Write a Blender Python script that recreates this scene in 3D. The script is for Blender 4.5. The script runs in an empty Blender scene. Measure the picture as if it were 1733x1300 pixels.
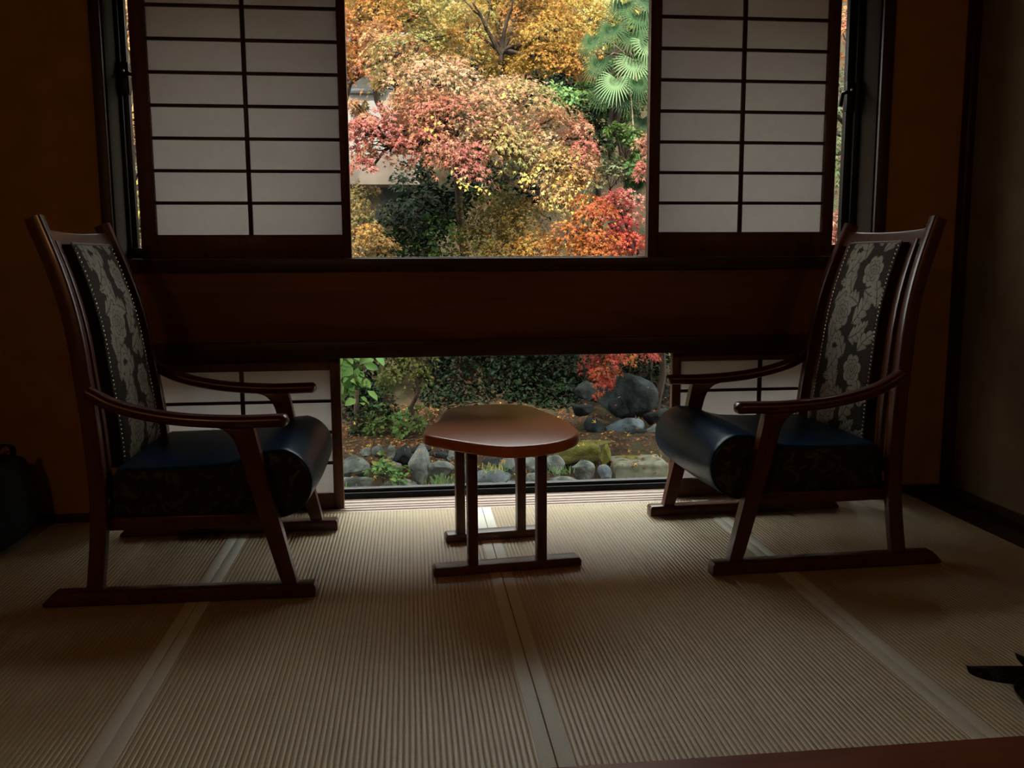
import bpy, bmesh, math, random
import numpy as np
from mathutils import Vector, Matrix, noise

random.seed(7)
RNG = np.random.default_rng(11)
S = bpy.context.scene
COL = S.collection
PI = math.pi
W_, H_ = 1733, 1300

# ---------------------------------------------------------------- camera
FPX, PITCH, YAW, ROLL, CAMH = 1521.05, 0.136851, 0.111768, -0.00506967, 1.0


def cam_axes():
    p, y, r = PITCH, YAW, ROLL
    f = np.array([math.sin(y) * math.cos(p), math.cos(y) * math.cos(p), -math.sin(p)])
    rt = np.array([math.cos(y), -math.sin(y), 0.0])
    up = np.cross(rt, f)
    rt2 = math.cos(r) * rt + math.sin(r) * up
    up2 = np.cross(rt2, f)
    return rt2, up2, f


RT, UP, FW = cam_axes()
cam = bpy.data.cameras.new('camera')
cam.sensor_width = 36.0
cam.sensor_fit = 'HORIZONTAL'
cam.lens = FPX * 36.0 / W_
cam.clip_start = 0.05
cam.clip_end = 200
camo = bpy.data.objects.new('camera', cam)
COL.objects.link(camo)
m = Matrix.Identity(4)
for i in range(3):
    m[i][0], m[i][1], m[i][2] = RT[i], UP[i], -FW[i]
m[2][3] = CAMH
camo.matrix_world = m
S.camera = camo


def at(px, py, Y):
    """real place, at depth Y, of something seen in this direction"""
    d = RT * (px - W_ / 2) / FPX - UP * (py - H_ / 2) / FPX + FW
    t = Y / d[1]
    return np.array([0, 0, CAMH]) + t * d


def pxm(Y):
    return FPX / Y


# ---------------------------------------------------------------- materials
def mat(name, col, rough=0.5, spec=0.5, metal=0.0, coat=0.0, coat_rough=0.1):
    mt = bpy.data.materials.new(name)
    mt.use_nodes = True
    b = mt.node_tree.nodes['Principled BSDF']
    b.inputs['Base Color'].default_value = (*col, 1)
    b.inputs['Roughness'].default_value = rough
    b.inputs['Specular IOR Level'].default_value = spec
    b.inputs['Metallic'].default_value = metal
    b.inputs['Coat Weight'].default_value = coat
    b.inputs['Coat Roughness'].default_value = coat_rough
    return mt


def nd(mt, t, **kw):
    n = mt.node_tree.nodes.new(t)
    for k, v in kw.items():
        setattr(n, k, v)
    return n


def lk(mt, a, b):
    mt.node_tree.links.new(a, b)


def bsdf(mt):
    return mt.node_tree.nodes['Principled BSDF']


def noise_mat(name, cols, scale, rough=0.6, spec=0.3, stretch=(1, 1, 1), detail=5, bump=0.0, dist=0.0, coat=0.0,
              pos=None, bscale=None, distort=0.0):
    mt = mat(name, cols[0], rough, spec, coat=coat)
    tc = nd(mt, 'ShaderNodeTexCoord')
    mp = nd(mt, 'ShaderNodeMapping')
    mp.inputs['Scale'].default_value = stretch
    lk(mt, tc.outputs['Object'], mp.inputs['Vector'])
    nz = nd(mt, 'ShaderNodeTexNoise')
    nz.inputs['Scale'].default_value = scale
    nz.inputs['Detail'].default_value = detail
    nz.inputs['Distortion'].default_value = distort
    lk(mt, mp.outputs['Vector'], nz.inputs['Vector'])
    cr = nd(mt, 'ShaderNodeValToRGB')
    n = len(cols)
    pos = pos or [0.3 + 0.4 * i / max(1, n - 1) for i in range(n)]
    while len(cr.color_ramp.elements) < n:
        cr.color_ramp.elements.new(0.5)
    for e, c, p in zip(cr.color_ramp.elements, cols, pos):
        e.position = p
        e.color = (*c, 1)
    lk(mt, nz.outputs['Fac'], cr.inputs['Fac'])
    lk(mt, cr.outputs['Color'], bsdf(mt).inputs['Base Color'])
    if bump:
        bp = nd(mt, 'ShaderNodeBump')
        bp.inputs['Strength'].default_value = bump
        bp.inputs['Distance'].default_value = dist or 0.01
        src = nz
        if bscale:
            src = nd(mt, 'ShaderNodeTexNoise')
            src.inputs['Scale'].default_value = bscale
            src.inputs['Detail'].default_value = 4
            lk(mt, mp.outputs['Vector'], src.inputs['Vector'])
        lk(mt, src.outputs['Fac'], bp.inputs['Height'])
        lk(mt, bp.outputs['Normal'], bsdf(mt).inputs['Normal'])
    return mt


M = {}
M['dark_wood'] = noise_mat('dark_wood', [(0.030, 0.010, 0.006), (0.055, 0.018, 0.010)], 6, 0.42, 0.4, (1, 1, 14))
M['dark_wood_x'] = noise_mat('dark_wood_rail', [(0.030, 0.010, 0.006), (0.055, 0.018, 0.010)], 6, 0.42, 0.4, (0.6, 8, 14))
M['panel_wood'] = noise_mat('panel_wood', [(0.13, 0.042, 0.016), (0.20, 0.070, 0.026), (0.15, 0.050, 0.019)], 2.2, 0.45, 0.35,
                            (0.5, 5, 7), distort=0.8)
M['stile_wood'] = noise_mat('stile_wood', [(0.075, 0.026, 0.012), (0.12, 0.043, 0.02)], 6, 0.45, 0.35, (8, 8, 0.8))
M['chair_wood'] = noise_mat('chair_wood', [(0.062, 0.013, 0.005), (0.105, 0.023, 0.009)], 7, 0.32, 0.45, (6, 6, 2), coat=0.15)
M['table_wood'] = noise_mat('table_wood', [(0.54, 0.15, 0.042), (0.63, 0.19, 0.056)], 4, 0.30, 0.45, (6, 1, 6), coat=0.15)
M['table_leg'] = noise_mat('table_leg_wood', [(0.085, 0.026, 0.016), (0.12, 0.037, 0.022)], 6, 0.42, 0.9, (6, 6, 1.5))
M['sill_wood'] = noise_mat('sill_wood', [(0.17, 0.045, 0.022), (0.24, 0.068, 0.032)], 5, 0.35, 0.4, (0.6, 9, 9))
M['track_wood'] = noise_mat('track_wood', [(0.40, 0.28, 0.22), (0.52, 0.38, 0.30)], 5, 0.28, 0.6, (0.6, 12, 12))
M['groove'] = mat('groove_wood', (0.03, 0.012, 0.008), 0.6)
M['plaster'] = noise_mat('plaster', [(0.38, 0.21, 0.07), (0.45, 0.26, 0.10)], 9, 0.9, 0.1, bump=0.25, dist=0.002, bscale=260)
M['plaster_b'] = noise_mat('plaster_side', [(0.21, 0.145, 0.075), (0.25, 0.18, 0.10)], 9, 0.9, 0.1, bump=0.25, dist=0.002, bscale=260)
M['jamb'] = noise_mat('jamb_paint', [(0.026, 0.018, 0.012), (0.034, 0.023, 0.016)], 6, 0.85, 0.05)
M['ceiling'] = noise_mat('ceiling_boards', [(0.05, 0.03, 0.016), (0.075, 0.045, 0.024)], 3, 0.7, 0.2, (10, 0.6, 1))
M['floorwood'] = noise_mat('floor_boards', [(0.09, 0.04, 0.02), (0.14, 0.06, 0.03)], 4, 0.5, 0.3, (8, 0.6, 1))
M['alu'] = mat('black_aluminium', (0.008, 0.009, 0.010), 0.4, 0.25)
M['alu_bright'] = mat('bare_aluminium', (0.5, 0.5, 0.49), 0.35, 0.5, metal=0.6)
M['leather'] = noise_mat('blue_leather', [(0.010, 0.065, 0.15), (0.014, 0.082, 0.185)], 12, 0.30, 0.55, bump=0.12, dist=0.001, bscale=420)
M['stud'] = mat('stud_metal', (0.75, 0.68, 0.55), 0.22, 0.5, metal=1.0)
M['piping'] = mat('piping_cord', (0.16, 0.14, 0.12), 0.45)
M['black_cloth'] = noise_mat('black_nylon', [(0.008, 0.008, 0.009), (0.014, 0.014, 0.015)], 60, 0.75, 0.25, bump=0.2, dist=0.001)
M['lacquer'] = mat('black_lacquer', (0.008, 0.007, 0.007), 0.15, 0.5, coat=0.5)
M['border'] = noise_mat('border_cloth', [(0.72, 0.70, 0.58), (0.80, 0.78, 0.66)], 180, 0.6, 0.4, bump=0.15, dist=0.0005)

# tatami rush: straw colour with faint cross weave
mt = mat('tatami_rush', (0.4, 0.35, 0.22), 0.40, 0.28)
tc = nd(mt, 'ShaderNodeTexCoord')
mp = nd(mt, 'ShaderNodeMapping'); mp.inputs['Scale'].default_value = (1.2, 110, 1)
nz = nd(mt, 'ShaderNodeTexNoise'); nz.inputs['Scale'].default_value = 6; nz.inputs['Detail'].default_value = 4
cr = nd(mt, 'ShaderNodeValToRGB')
cr.color_ramp.elements[0].position = 0.3; cr.color_ramp.elements[0].color = (0.44, 0.34, 0.205, 1)
cr.color_ramp.elements[1].position = 0.7; cr.color_ramp.elements[1].color = (0.54, 0.425, 0.265, 1)
bp = nd(mt, 'ShaderNodeBump'); bp.inputs['Strength'].default_value = 0.35; bp.inputs['Distance'].default_value = 0.0008
lk(mt, tc.outputs['Object'], mp.inputs['Vector']); lk(mt, mp.outputs['Vector'], nz.inputs['Vector'])
lk(mt, nz.outputs['Fac'], cr.inputs['Fac']); lk(mt, cr.outputs['Color'], bsdf(mt).inputs['Base Color'])
lk(mt, nz.outputs['Fac'], bp.inputs['Height']); lk(mt, bp.outputs['Normal'], bsdf(mt).inputs['Normal'])
M['rush'] = mt

# shoji paper: half lets light through
mt = bpy.data.materials.new('shoji_paper'); mt.use_nodes = True
nt = mt.node_tree; nt.nodes.clear()
o = nd(mt, 'ShaderNodeOutputMaterial'); mx = nd(mt, 'ShaderNodeMixShader'); mx.inputs['Fac'].default_value = 0.45
d1 = nd(mt, 'ShaderNodeBsdfDiffuse'); t1 = nd(mt, 'ShaderNodeBsdfTranslucent')
nz = nd(mt, 'ShaderNodeTexNoise'); nz.inputs['Scale'].default_value = 35; nz.inputs['Detail'].default_value = 6
tc = nd(mt, 'ShaderNodeTexCoord'); lk(mt, tc.outputs['Object'], nz.inputs['Vector'])
cr = nd(mt, 'ShaderNodeValToRGB')
cr.color_ramp.elements[0].color = (0.65, 0.61, 0.585, 1); cr.color_ramp.elements[1].color = (0.73, 0.69, 0.66, 1)
lk(mt, nz.outputs['Fac'], cr.inputs['Fac'])
lk(mt, cr.outputs['Color'], d1.inputs['Color']); lk(mt, cr.outputs['Color'], t1.inputs['Color'])
lk(mt, d1.outputs[0], mx.inputs[1]); lk(mt, t1.outputs[0], mx.inputs[2]); lk(mt, mx.outputs[0], o.inputs['Surface'])
M['paper'] = mt

# thin window glass
mt = bpy.data.materials.new('window_glass'); mt.use_nodes = True
mt.node_tree.nodes.clear()
o = nd(mt, 'ShaderNodeOutputMaterial'); mx = nd(mt, 'ShaderNodeMixShader')
tr = nd(mt, 'ShaderNodeBsdfTransparent'); tr.inputs['Color'].default_value = (0.96, 0.975, 0.965, 1)
gl = nd(mt, 'ShaderNodeBsdfGlossy'); gl.inputs['Roughness'].default_value = 0.0
fr = nd(mt, 'ShaderNodeFresnel'); fr.inputs['IOR'].default_value = 1.45
ge = nd(mt, 'ShaderNodeNewGeometry')
ml_ = nd(mt, 'ShaderNodeMath', operation='MULTIPLY_ADD')   # only the outer faces of the pane reflect
ml_.inputs[1].default_value = -1; ml_.inputs[2].default_value = 1
lk(mt, ge.outputs['Backfacing'], ml_.inputs[0])
m2_ = nd(mt, 'ShaderNodeMath', operation='MULTIPLY')
lk(mt, ml_.outputs[0], m2_.inputs[0]); lk(mt, fr.outputs[0], m2_.inputs[1])
lk(mt, m2_.outputs[0], mx.inputs['Fac']); lk(mt, tr.outputs[0], mx.inputs[1]); lk(mt, gl.outputs[0], mx.inputs[2])
lk(mt, mx.outputs[0], o.inputs['Surface'])
M['glass'] = mt

# floral weave: colour stored in the cloth
mt = mat('floral_weave', (0.2, 0.18, 0.16), 0.7, 0.12)
at_ = nd(mt, 'ShaderNodeAttribute'); at_.attribute_name = 'weave'
cr = nd(mt, 'ShaderNodeValToRGB')
cr.color_ramp.elements[0].color = (0.030, 0.018, 0.013, 1); cr.color_ramp.elements[1].color = (0.34, 0.29, 0.225, 1)
lk(mt, at_.outputs['Fac'], cr.inputs['Fac']); lk(mt, cr.outputs['Color'], bsdf(mt).inputs['Base Color'])
M['weave'] = mt
M['weave_side'] = noise_mat('floral_weave_side', [(0.016, 0.011, 0.008), (0.02, 0.014, 0.010), (0.07, 0.057, 0.043)], 26, 0.65, 0.3,  # same cloth as the back, darkened for the shaded seat sides
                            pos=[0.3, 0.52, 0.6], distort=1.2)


# leaves: each leaf has its own colour, thin and partly translucent
def leaf_mat(name, trans=0.4, rough=0.5, spec=0.3):
    mt = bpy.data.materials.new(name); mt.use_nodes = True
    nt = mt.node_tree; nt.nodes.clear()
    o = nd(mt, 'ShaderNodeOutputMaterial')
    a = nd(mt, 'ShaderNodeAttribute'); a.attribute_name = 'leaf_color'
    p = nd(mt, 'ShaderNodeBsdfPrincipled'); p.inputs['Roughness'].default_value = rough
    p.inputs['Specular IOR Level'].default_value = spec
    t = nd(mt, 'ShaderNodeBsdfTranslucent')
    mx = nd(mt, 'ShaderNodeMixShader'); mx.inputs['Fac'].default_value = trans
    lk(mt, a.outputs['Color'], p.inputs['Base Color']); lk(mt, a.outputs['Color'], t.inputs['Color'])
    lk(mt, p.outputs[0], mx.inputs[1]); lk(mt, t.outputs[0], mx.inputs[2]); lk(mt, mx.outputs[0], o.inputs['Surface'])
    return mt


M['leaf'] = leaf_mat('leaf', 0.34, 0.55, .08)
M['leaf_thick'] = leaf_mat('thick_leaf', 0.2, 0.55, .05)
M['bark'] = noise_mat('bark', [(0.012, 0.008, 0.006), (0.035, 0.024, 0.017)], 14, 0.9, 0.05, (1, 1, 0.25), bump=0.6, dist=0.01)
M['stem'] = noise_mat('stem_bark', [(0.06, 0.045, 0.025), (0.11, 0.085, 0.05)], 20, 0.8, 0.1)
M['rock'] = noise_mat('rock', [(0.014, 0.016, 0.013), (0.048, 0.053, 0.047), (0.10, 0.104, 0.092), (0.030, 0.036, 0.016)], 5.5, 0.85, 0.06,
                      bump=0.9, dist=0.03, bscale=16, pos=[0.28, 0.46, 0.6, 0.75])
M['rock_dark'] = noise_mat('dark_rock', [(0.003, 0.004, 0.004), (0.008, 0.010, 0.010), (0.018, 0.022, 0.022)], 5, 0.85, 0.06,
                           bump=0.9, dist=0.03, bscale=14)
M['rock_blue'] = noise_mat('blue_grey_rock', [(0.018, 0.023, 0.025), (0.05, 0.061, 0.066), (0.095, 0.107, 0.115)], 5, 0.85, 0.06,
                           bump=0.9, dist=0.03, bscale=14)
M['moss'] = noise_mat('mossy_stone', [(0.03, 0.032, 0.006), (0.065, 0.06, 0.014), (0.05, 0.036, 0.018)], 7, 0.95, 0.05, bump=0.8,
                      dist=0.02, bscale=50)
M['concrete'] = noise_mat('weathered_concrete', [(0.035, 0.036, 0.018), (0.085, 0.08, 0.06), (0.05, 0.055, 0.028)], 6, 0.9, 0.05, bump=0.3,
                          dist=0.01, bscale=60)
M['soil'] = noise_mat('soil', [(0.010, 0.007, 0.004), (0.026, 0.017, 0.010), (0.018, 0.02, 0.009)], 3.5, 1.0, 0.05, bump=0.8, dist=0.03,
                      bscale=20)
M['water'] = noise_mat('stream_water', [(0.03, 0.045, 0.03), (0.05, 0.06, 0.045)], 2, 0.08, 0.5, bump=0.3, dist=0.02, bscale=5)
M['house_white'] = noise_mat('house_render', [(0.125, 0.115, 0.103), (0.145, 0.135, 0.122)], 3, 0.85, 0.1)
M['house_beige'] = noise_mat('house_beige_render', [(0.17, 0.13, 0.10), (0.21, 0.16, 0.125)], 3, 0.85, 0.1)
M['house_dark'] = mat('house_dark_pane', (0.02, 0.02, 0.02), 0.25)
M['roof_tile'] = noise_mat('roof_tile', [(0.07, 0.07, 0.075), (0.13, 0.13, 0.135)], 9, 0.6, 0.3, (1, 8, 1), bump=0.5, dist=0.03)
M['exterior'] = noise_mat('exterior_render', [(0.5, 0.46, 0.4), (0.58, 0.54, 0.47)], 4, 0.9, 0.1)

# ---------------------------------------------------------------- object helpers


def link(o, parent=None):
    COL.objects.link(o)
    if parent is not None:
        o.parent = parent
    return o


def tag(o, label=None, cat=None, group=None, kind=None):
    if label: o['label'] = label
    if cat: o['category'] = cat
    if group: o['group'] = group
    if kind: o['kind'] = kind
    return o


def empty(name, loc=(0, 0, 0), rz=0.0):
    o = bpy.data.objects.new(name, None)
    o.empty_display_size = 0.1
    o.location = loc
    o.rotation_euler = (0, 0, rz)
    return link(o)


def thing(name, label, cat, loc=(0, 0, 0), rz=0.0, group=None):
    return tag(empty(name, loc, rz), label, cat, group)


def finish(name, bm, material, parent=None, smooth=True, angle=40):
    bmesh.ops.recalc_face_normals(bm, faces=bm.faces[:])
    me = bpy.data.meshes.new(name)
    bm.to_mesh(me)
    bm.free()
    mats = material if isinstance(material, (list, tuple)) else [material]
    for q in mats:
        me.materials.append(q)
    if smooth:
        me.polygons.foreach_set('use_smooth', [True] * len(me.polygons))
        try:
            me.set_sharp_from_angle(angle=math.radians(angle))
        except Exception:
            pass
    return link(bpy.data.objects.new(name, me), parent)


def add_box(bm, x0, x1, y0, y1, z0, z1, bevel=0.0, seg=2):
    r = bmesh.ops.create_cube(bm, size=1)
    vs = r['verts']
    for v in vs:
        v.co = Vector((x0 if v.co.x < 0 else x1, y0 if v.co.y < 0 else y1, z0 if v.co.z < 0 else z1))
    if bevel:
        es = list({e for v in vs for e in v.link_edges})
        bmesh.ops.bevel(bm, geom=es, offset=bevel, segments=seg, affect='EDGES', profile=0.5)


def box(name, x0, x1, y0, y1, z0, z1, material, parent=None, bevel=0.003, seg=2):
    bm = bmesh.new()
    add_box(bm, x0, x1, y0, y1, z0, z1, bevel, seg)
    return finish(name, bm, material, parent)


def boxes(name, lst, material, parent=None, bevel=0.0):
    bm = bmesh.new()
    for b in lst:
        add_box(bm, *b, bevel)
    return finish(name, bm, material, parent)


def catmull(pts, n=8, closed=False):
    P = [np.array(p, float) for p in pts]
    out = []
    N = len(P)
    rng = range(N) if closed else range(N - 1)
    for i in rng:
        if closed:
            a, b, c, d = P[i - 1], P[i], P[(i + 1) % N], P[(i + 2) % N]
        else:
            b, c = P[i], P[i + 1]
            a = P[i - 1] if i > 0 else 2 * b - c
            d = P[i + 2] if i + 2 < N else 2 * c - b
        for k in range(n):
            t = k / n
            out.append(0.5 * ((2 * b) + (-a + c) * t + (2 * a - 5 * b + 4 * c - d) * t * t + (-a + 3 * b - 3 * c + d) * t ** 3))
    if not closed:
        out.append(P[-1])
    return out


def sweep(bm, path, sec, side=Vector((0, 1, 0)), scale=None, round_ends=False):
    """path of points; sec list of (a,b): a along 'side', b along the normal"""
    rings = []
    n = len(path)
    for i, p in enumerate(path):
        p = Vector(p)
        t = (Vector(path[min(i + 1, n - 1)]) - Vector(path[max(i - 1, 0)])).normalized()
        s = (side - t * side.dot(t)).normalized()
        nrm = t.cross(s).normalized()
        k = scale[i] if scale else 1.0
        ka, kb = k if isinstance(k, tuple) else (k, k)
        rings.append([bm.verts.new(p + s * a * ka + nrm * b * kb) for a, b in sec])
    m_ = len(sec)
    for i in range(n - 1):
        for j in range(m_):
            bm.faces.new((rings[i][j], rings[i][(j + 1) % m_], rings[i + 1][(j + 1) % m_], rings[i + 1][j]))
    bm.faces.new(rings[0][::-1])
    bm.faces.new(rings[-1])


def rrect(a, b, r, k=3):
    out = []
    for cx, cy, s in ((a - r, b - r, 0), (-a + r, b - r, 1), (-a + r, -b + r, 2), (a - r, -b + r, 3)):
        for i in range(k + 1):
            th = (s + i / k) * PI / 2
            out.append((cx + r * math.cos(th), cy + r * math.sin(th)))
    return out


def tube(bm, path, radii, k=8):
    n = len(path)
    rings = []
    for i, p in enumerate(path):
        p = Vector(p)
        t = (Vector(path[min(i + 1, n - 1)]) - Vector(path[max(i - 1, 0)]))
        t = t.normalized() if t.length > 1e-9 else Vector((0, 0, 1))
        ref = Vector((0, 1, 0)) if abs(t.y) < 0.9 else Vector((1, 0, 0))
        a = t.cross(ref).normalized()
        b = t.cross(a)
        r = radii[i] if hasattr(radii, '__len__') else radii
        rings.append([bm.verts.new(p + (a * math.cos(2 * PI * j / k) + b * math.sin(2 * PI * j / k)) * r) for j in range(k)])
    for i in range(n - 1):
        for j in range(k):
            bm.faces.new((rings[i][j], rings[i][(j + 1) % k], rings[i + 1][(j + 1) % k], rings[i + 1][j]))
    bm.faces.new(rings[0][::-1])
    bm.faces.new(rings[-1])


def extrude_profile(bm, prof, y0, y1, bevel=0.0):
    """prof: closed list of (x,z); extruded along y"""
    a = [bm.verts.new((x, y0, z)) for x, z in prof]
    b = [bm.verts.new((x, y1, z)) for x, z in prof]
    n = len(prof)
    f0 = bm.faces.new(a)
    f1 = bm.faces.new(b[::-1])
    for i in range(n):
        bm.faces.new((a[i], b[i], b[(i + 1) % n], a[(i + 1) % n]))
    if bevel:
        es = list(f0.edges) + list(f1.edges)
        bmesh.ops.bevel(bm, geom=es, offset=bevel, segments=2, affect='EDGES', profile=0.5)


def lathe(bm, prof, k=32, c=(0, 0, 0)):
    rings = []
    for r, z in prof:
        rings.append([bm.verts.new((c[0] + r * math.cos(2 * PI * j / k), c[1] + r * math.sin(2 * PI * j / k), c[2] + z)) for j in range(k)])
    for i in range(len(prof) - 1):
        for j in range(k):
            bm.faces.new((rings[i][j], rings[i][(j + 1) % k], rings[i + 1][(j + 1) % k], rings[i + 1][j]))
    bm.faces.new(rings[0][::-1])
    bm.faces.new(rings[-1])


def structure(o, label=None):
    o['kind'] = 'structure'
    if label: o['label'] = label
    return o


# ================================================================ ROOM SHELL
XL, XR = -1.62, 2.30
PX0, PX1 = -1.10, 1.90          # window opening between the posts
YW = 3.575                      # inner face of the window wall
YB = -3.2                       # rear of the room behind the camera
ZC = 2.45
structure(box('floor', XL - .1, XR + .1, YB, 3.86, -0.16, -0.045, M['floorwood'], bevel=0), 'dark wooden sub floor under the mats')
structure(box('ceiling', XL - .1, XR + .1, YB, 3.86, ZC, ZC + 0.1, M['ceiling'], bevel=0))
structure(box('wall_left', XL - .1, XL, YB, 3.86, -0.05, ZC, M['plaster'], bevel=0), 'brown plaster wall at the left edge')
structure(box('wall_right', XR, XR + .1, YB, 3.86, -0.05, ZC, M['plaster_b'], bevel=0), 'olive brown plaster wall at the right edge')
structure(box('wall_rear', XL - .1, XR + .1, YB - .1, YB, -0.05, ZC, M['floorwood'], bevel=0))
structure(boxes('wall_back', [
    (XL, PX0 - .04, YW, 3.85, -.05, ZC), (PX1 + .05, XR, YW, 3.85, -.05, ZC),
    (PX0 - .04, PX1 + .05, 3.60, 3.85, 2.26, ZC), (PX0 - .04, PX1 + .05, 3.67, 3.85, 0.64, 0.98),
    (PX0 - .04, PX1 + .05, 3.60, 3.85, -.16, -.045)], M['plaster']), 'brown plaster wall beside the windows')
# upper storey and roof, unseen, added so their shadow darkens the lower garden
structure(boxes('wall_upper_storey', [(-9, 9, 3.60, 3.85, 2.56, 6.2), (-9, XL - .1, 3.6, 3.85, -2.4, 2.56), (XR + .1, 9, 3.6, 3.85, -2.4, 2.56),
                                      (XL - .1, XR + .1, 3.6, 3.85, -2.4, -.16)], M['exterior']))
structure(boxes('eave', [(-4, 5, 3.85, 4.85, 2.50, 2.56)], M['roof_tile']))  # unseen overhang, added to cut sky light on the far floor
structure(boxes('roof', [(-9.5, 9.5, -5, 4.6, 6.2, 6.4)], M['roof_tile']))  # unseen, raised so its shadow covers the bank

# posts and trims
structure(box('trim_1', PX0 - .04, PX0, 3.555, 3.70, -.045, ZC, M['dark_wood']), 'dark wooden post at the left side of the window')
structure(box('trim_2', PX1, PX1 + .05, 3.555, 3.70, -.045, ZC, M['dark_wood']), 'dark wooden post at the right side of the window')
structure(box('trim_3', 2.265, XR, 3.53, YW, -.045, ZC, M['dark_wood']), 'thin dark corner post at the right wall')
structure(box('trim_4', PX0 - .01, PX1 + .01, 3.545, 3.70, 0.962, 1.010, M['dark_wood_x']), 'dark sill under the upper screens')
structure(box('trim_5', PX0, PX1, 3.572, 3.67, 0.688, 0.962, M['panel_wood'], bevel=0.001), 'broad reddish brown board between the two windows')
structure(box('trim_6', PX0 - .01, PX1 + .01, 3.550, 3.70, 0.622, 0.690, M['dark_wood_x']), 'dark head rail over the low window')
structure(box('trim_7', PX0, PX1, 3.55, 3.68, 2.19, 2.26, M['dark_wood_x']))
for i, (a, b, y0, y1) in enumerate([(PX0, PX0 + .006, 3.572, 3.70), (PX1 - .006, PX1, 3.572, 3.70)]):
    structure(box('trim_%d' % (8 + i), a, b, y0, y1, 1.010, 2.19, M['jamb'], bevel=0), 'grey brown painted window reveal')
# grooved bottom track
bm = bmesh.new()
for y0, y1, z1 in ((3.555, 3.580, 0.0), (3.592, 3.616, 0.0), (3.628, 3.652, 0.0), (3.664, 3.700, 0.0), (3.712, 3.765, 0.0)):
    add_box(bm, PX0, PX1, y0, y1, -.03, z1, 0.001)
structure(finish('trim_10', bm, M['track_wood']), 'pale grooved wooden track at the foot of the low window')
structure(box('trim_11', PX0, PX1, 3.556, 3.775, -.044, -.012, M['groove'], bevel=0))
structure(box('trim_12', XL, XR, 1.50, 1.640, -.044, 0.006, M['sill_wood'], bevel=0.004), 'reddish wooden threshold at the near end of the mats')
structure(box('baseboard_right', 2.283, XR, 1.64, 3.53, -.044, 0.03, M['dark_wood_x'], bevel=0.001))
structure(box('baseboard_back', XL, PX0 - .04, 3.562, YW, -.044, 0.03, M['dark_wood_x'], bevel=0.001))
structure(box('baseboard_back_right', PX1 + .05, 2.265, 3.562, YW, -.044, 0.03, M['dark_wood_x'], bevel=0.001))

# ---- upper window
GY = 3.745
w1 = structure(empty('window_1', (0.4, GY, 1.01)), 'wide window with black aluminium frame behind the upper screens')


def child_boxes(name, lst, material, parent, bevel=0.002):
    px, py, pz = parent.location
    return boxes(name, [(a - px, b - px, c - py, d - py, e - pz, f - pz) for a, b, c, d, e, f in lst], material, parent, bevel)


child_boxes('window_frame', [(PX0, PX0 + .022, 3.70, 3.80, 1.0, 2.2), (PX1 - .035, PX1, 3.70, 3.80, 1.0, 2.2),
                             (PX0, PX1, 3.71, 3.80, 0.985, 1.010), (PX0, PX1, 3.70, 3.80, 2.17, 2.2)], M['alu'], w1)
child_boxes('sash', [(PX0 + .022, PX0 + .041, 3.715, 3.745, 1.012, 2.17), (-.33, -.285, 3.715, 3.745, 1.012, 2.17),
                     (PX0 + .022, -.285, 3.715, 3.745, 1.012, 1.045), (PX0 + .022, -.285, 3.715, 3.745, 2.14, 2.17)], M['alu'], w1)
child_boxes('sash', [(PX1 - .066, PX1 - .035, 3.715, 3.745, 1.012, 2.17), (1.03, 1.075, 3.715, 3.745, 1.012, 2.17),
                     (1.03, PX1 - .035, 3.715, 3.745, 1.012, 1.060), (1.03, PX1 - .035, 3.715, 3.745, 2.14, 2.17)], M['alu'], w1)
child_boxes('mullion', [(-.285, -.25, 3.72, 3.79, 1.010, 2.17)], M['alu'], w1)
child_boxes('mullion', [(1.00, 1.03, 3.72, 3.79, 1.010, 2.17)], M['alu'], w1)
child_boxes('sill_strip', [(PX0, PX1, 3.700, 3.712, 1.0105, 1.0155)], M['alu_bright'], w1, 0.0005)  # pale strip put in for the glint along the sill
for a, b in ((PX0 + .05, -.30), (-.262, 1.012), (1.06, PX1 - .08)):
    child_boxes('glass_pane', [(a, b, 3.752, 3.756, 1.012, 2.17)], M['glass'], w1, 0)


def latch(x, s):
    bm = bmesh.new()
    px, py, pz = w1.location
    z = 1.70 if s > 0 else 1.675
    add_box(bm, x - .018 - px, x + .018 - px, 3.688 - py, 3.715 - py, z - .065 - pz, z + .055 - pz, .004)
    sweep(bm, [(x - px, 3.69 - py, z - pz), (x + s * .02 - px, 3.675 - py, z + .01 - pz), (x + s * .045 - px, 3.672 - py, z - pz),
               (x + s * .052 - px, 3.672 - py, z - .05 - pz)], rrect(.008, .006, .003), Vector((0, 0, 1)))
    finish('latch', bm, M['alu'], w1)
    bm = bmesh.new()
    bmesh.ops.create_uvsphere(bm, u_segments=12, v_segments=8, radius=.006)
    bmesh.ops.translate(bm, vec=(x - px, 3.682 - py, z + .02 - pz), verts=bm.verts[:])
    finish('latch_screw', bm, M['alu_bright'], w1)


latch(PX0 + .035, 1)
latch(PX1 - .060, -1)
bm = bmesh.new(); px, py, pz = w1.location
add_box(bm, PX0 + .03 - px, PX0 + .07 - px, 3.69 - py, 3.715 - py, 1.03 - pz, 1.055 - pz, .003)
finish('sash_stop', bm, M['alu'], w1)

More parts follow.
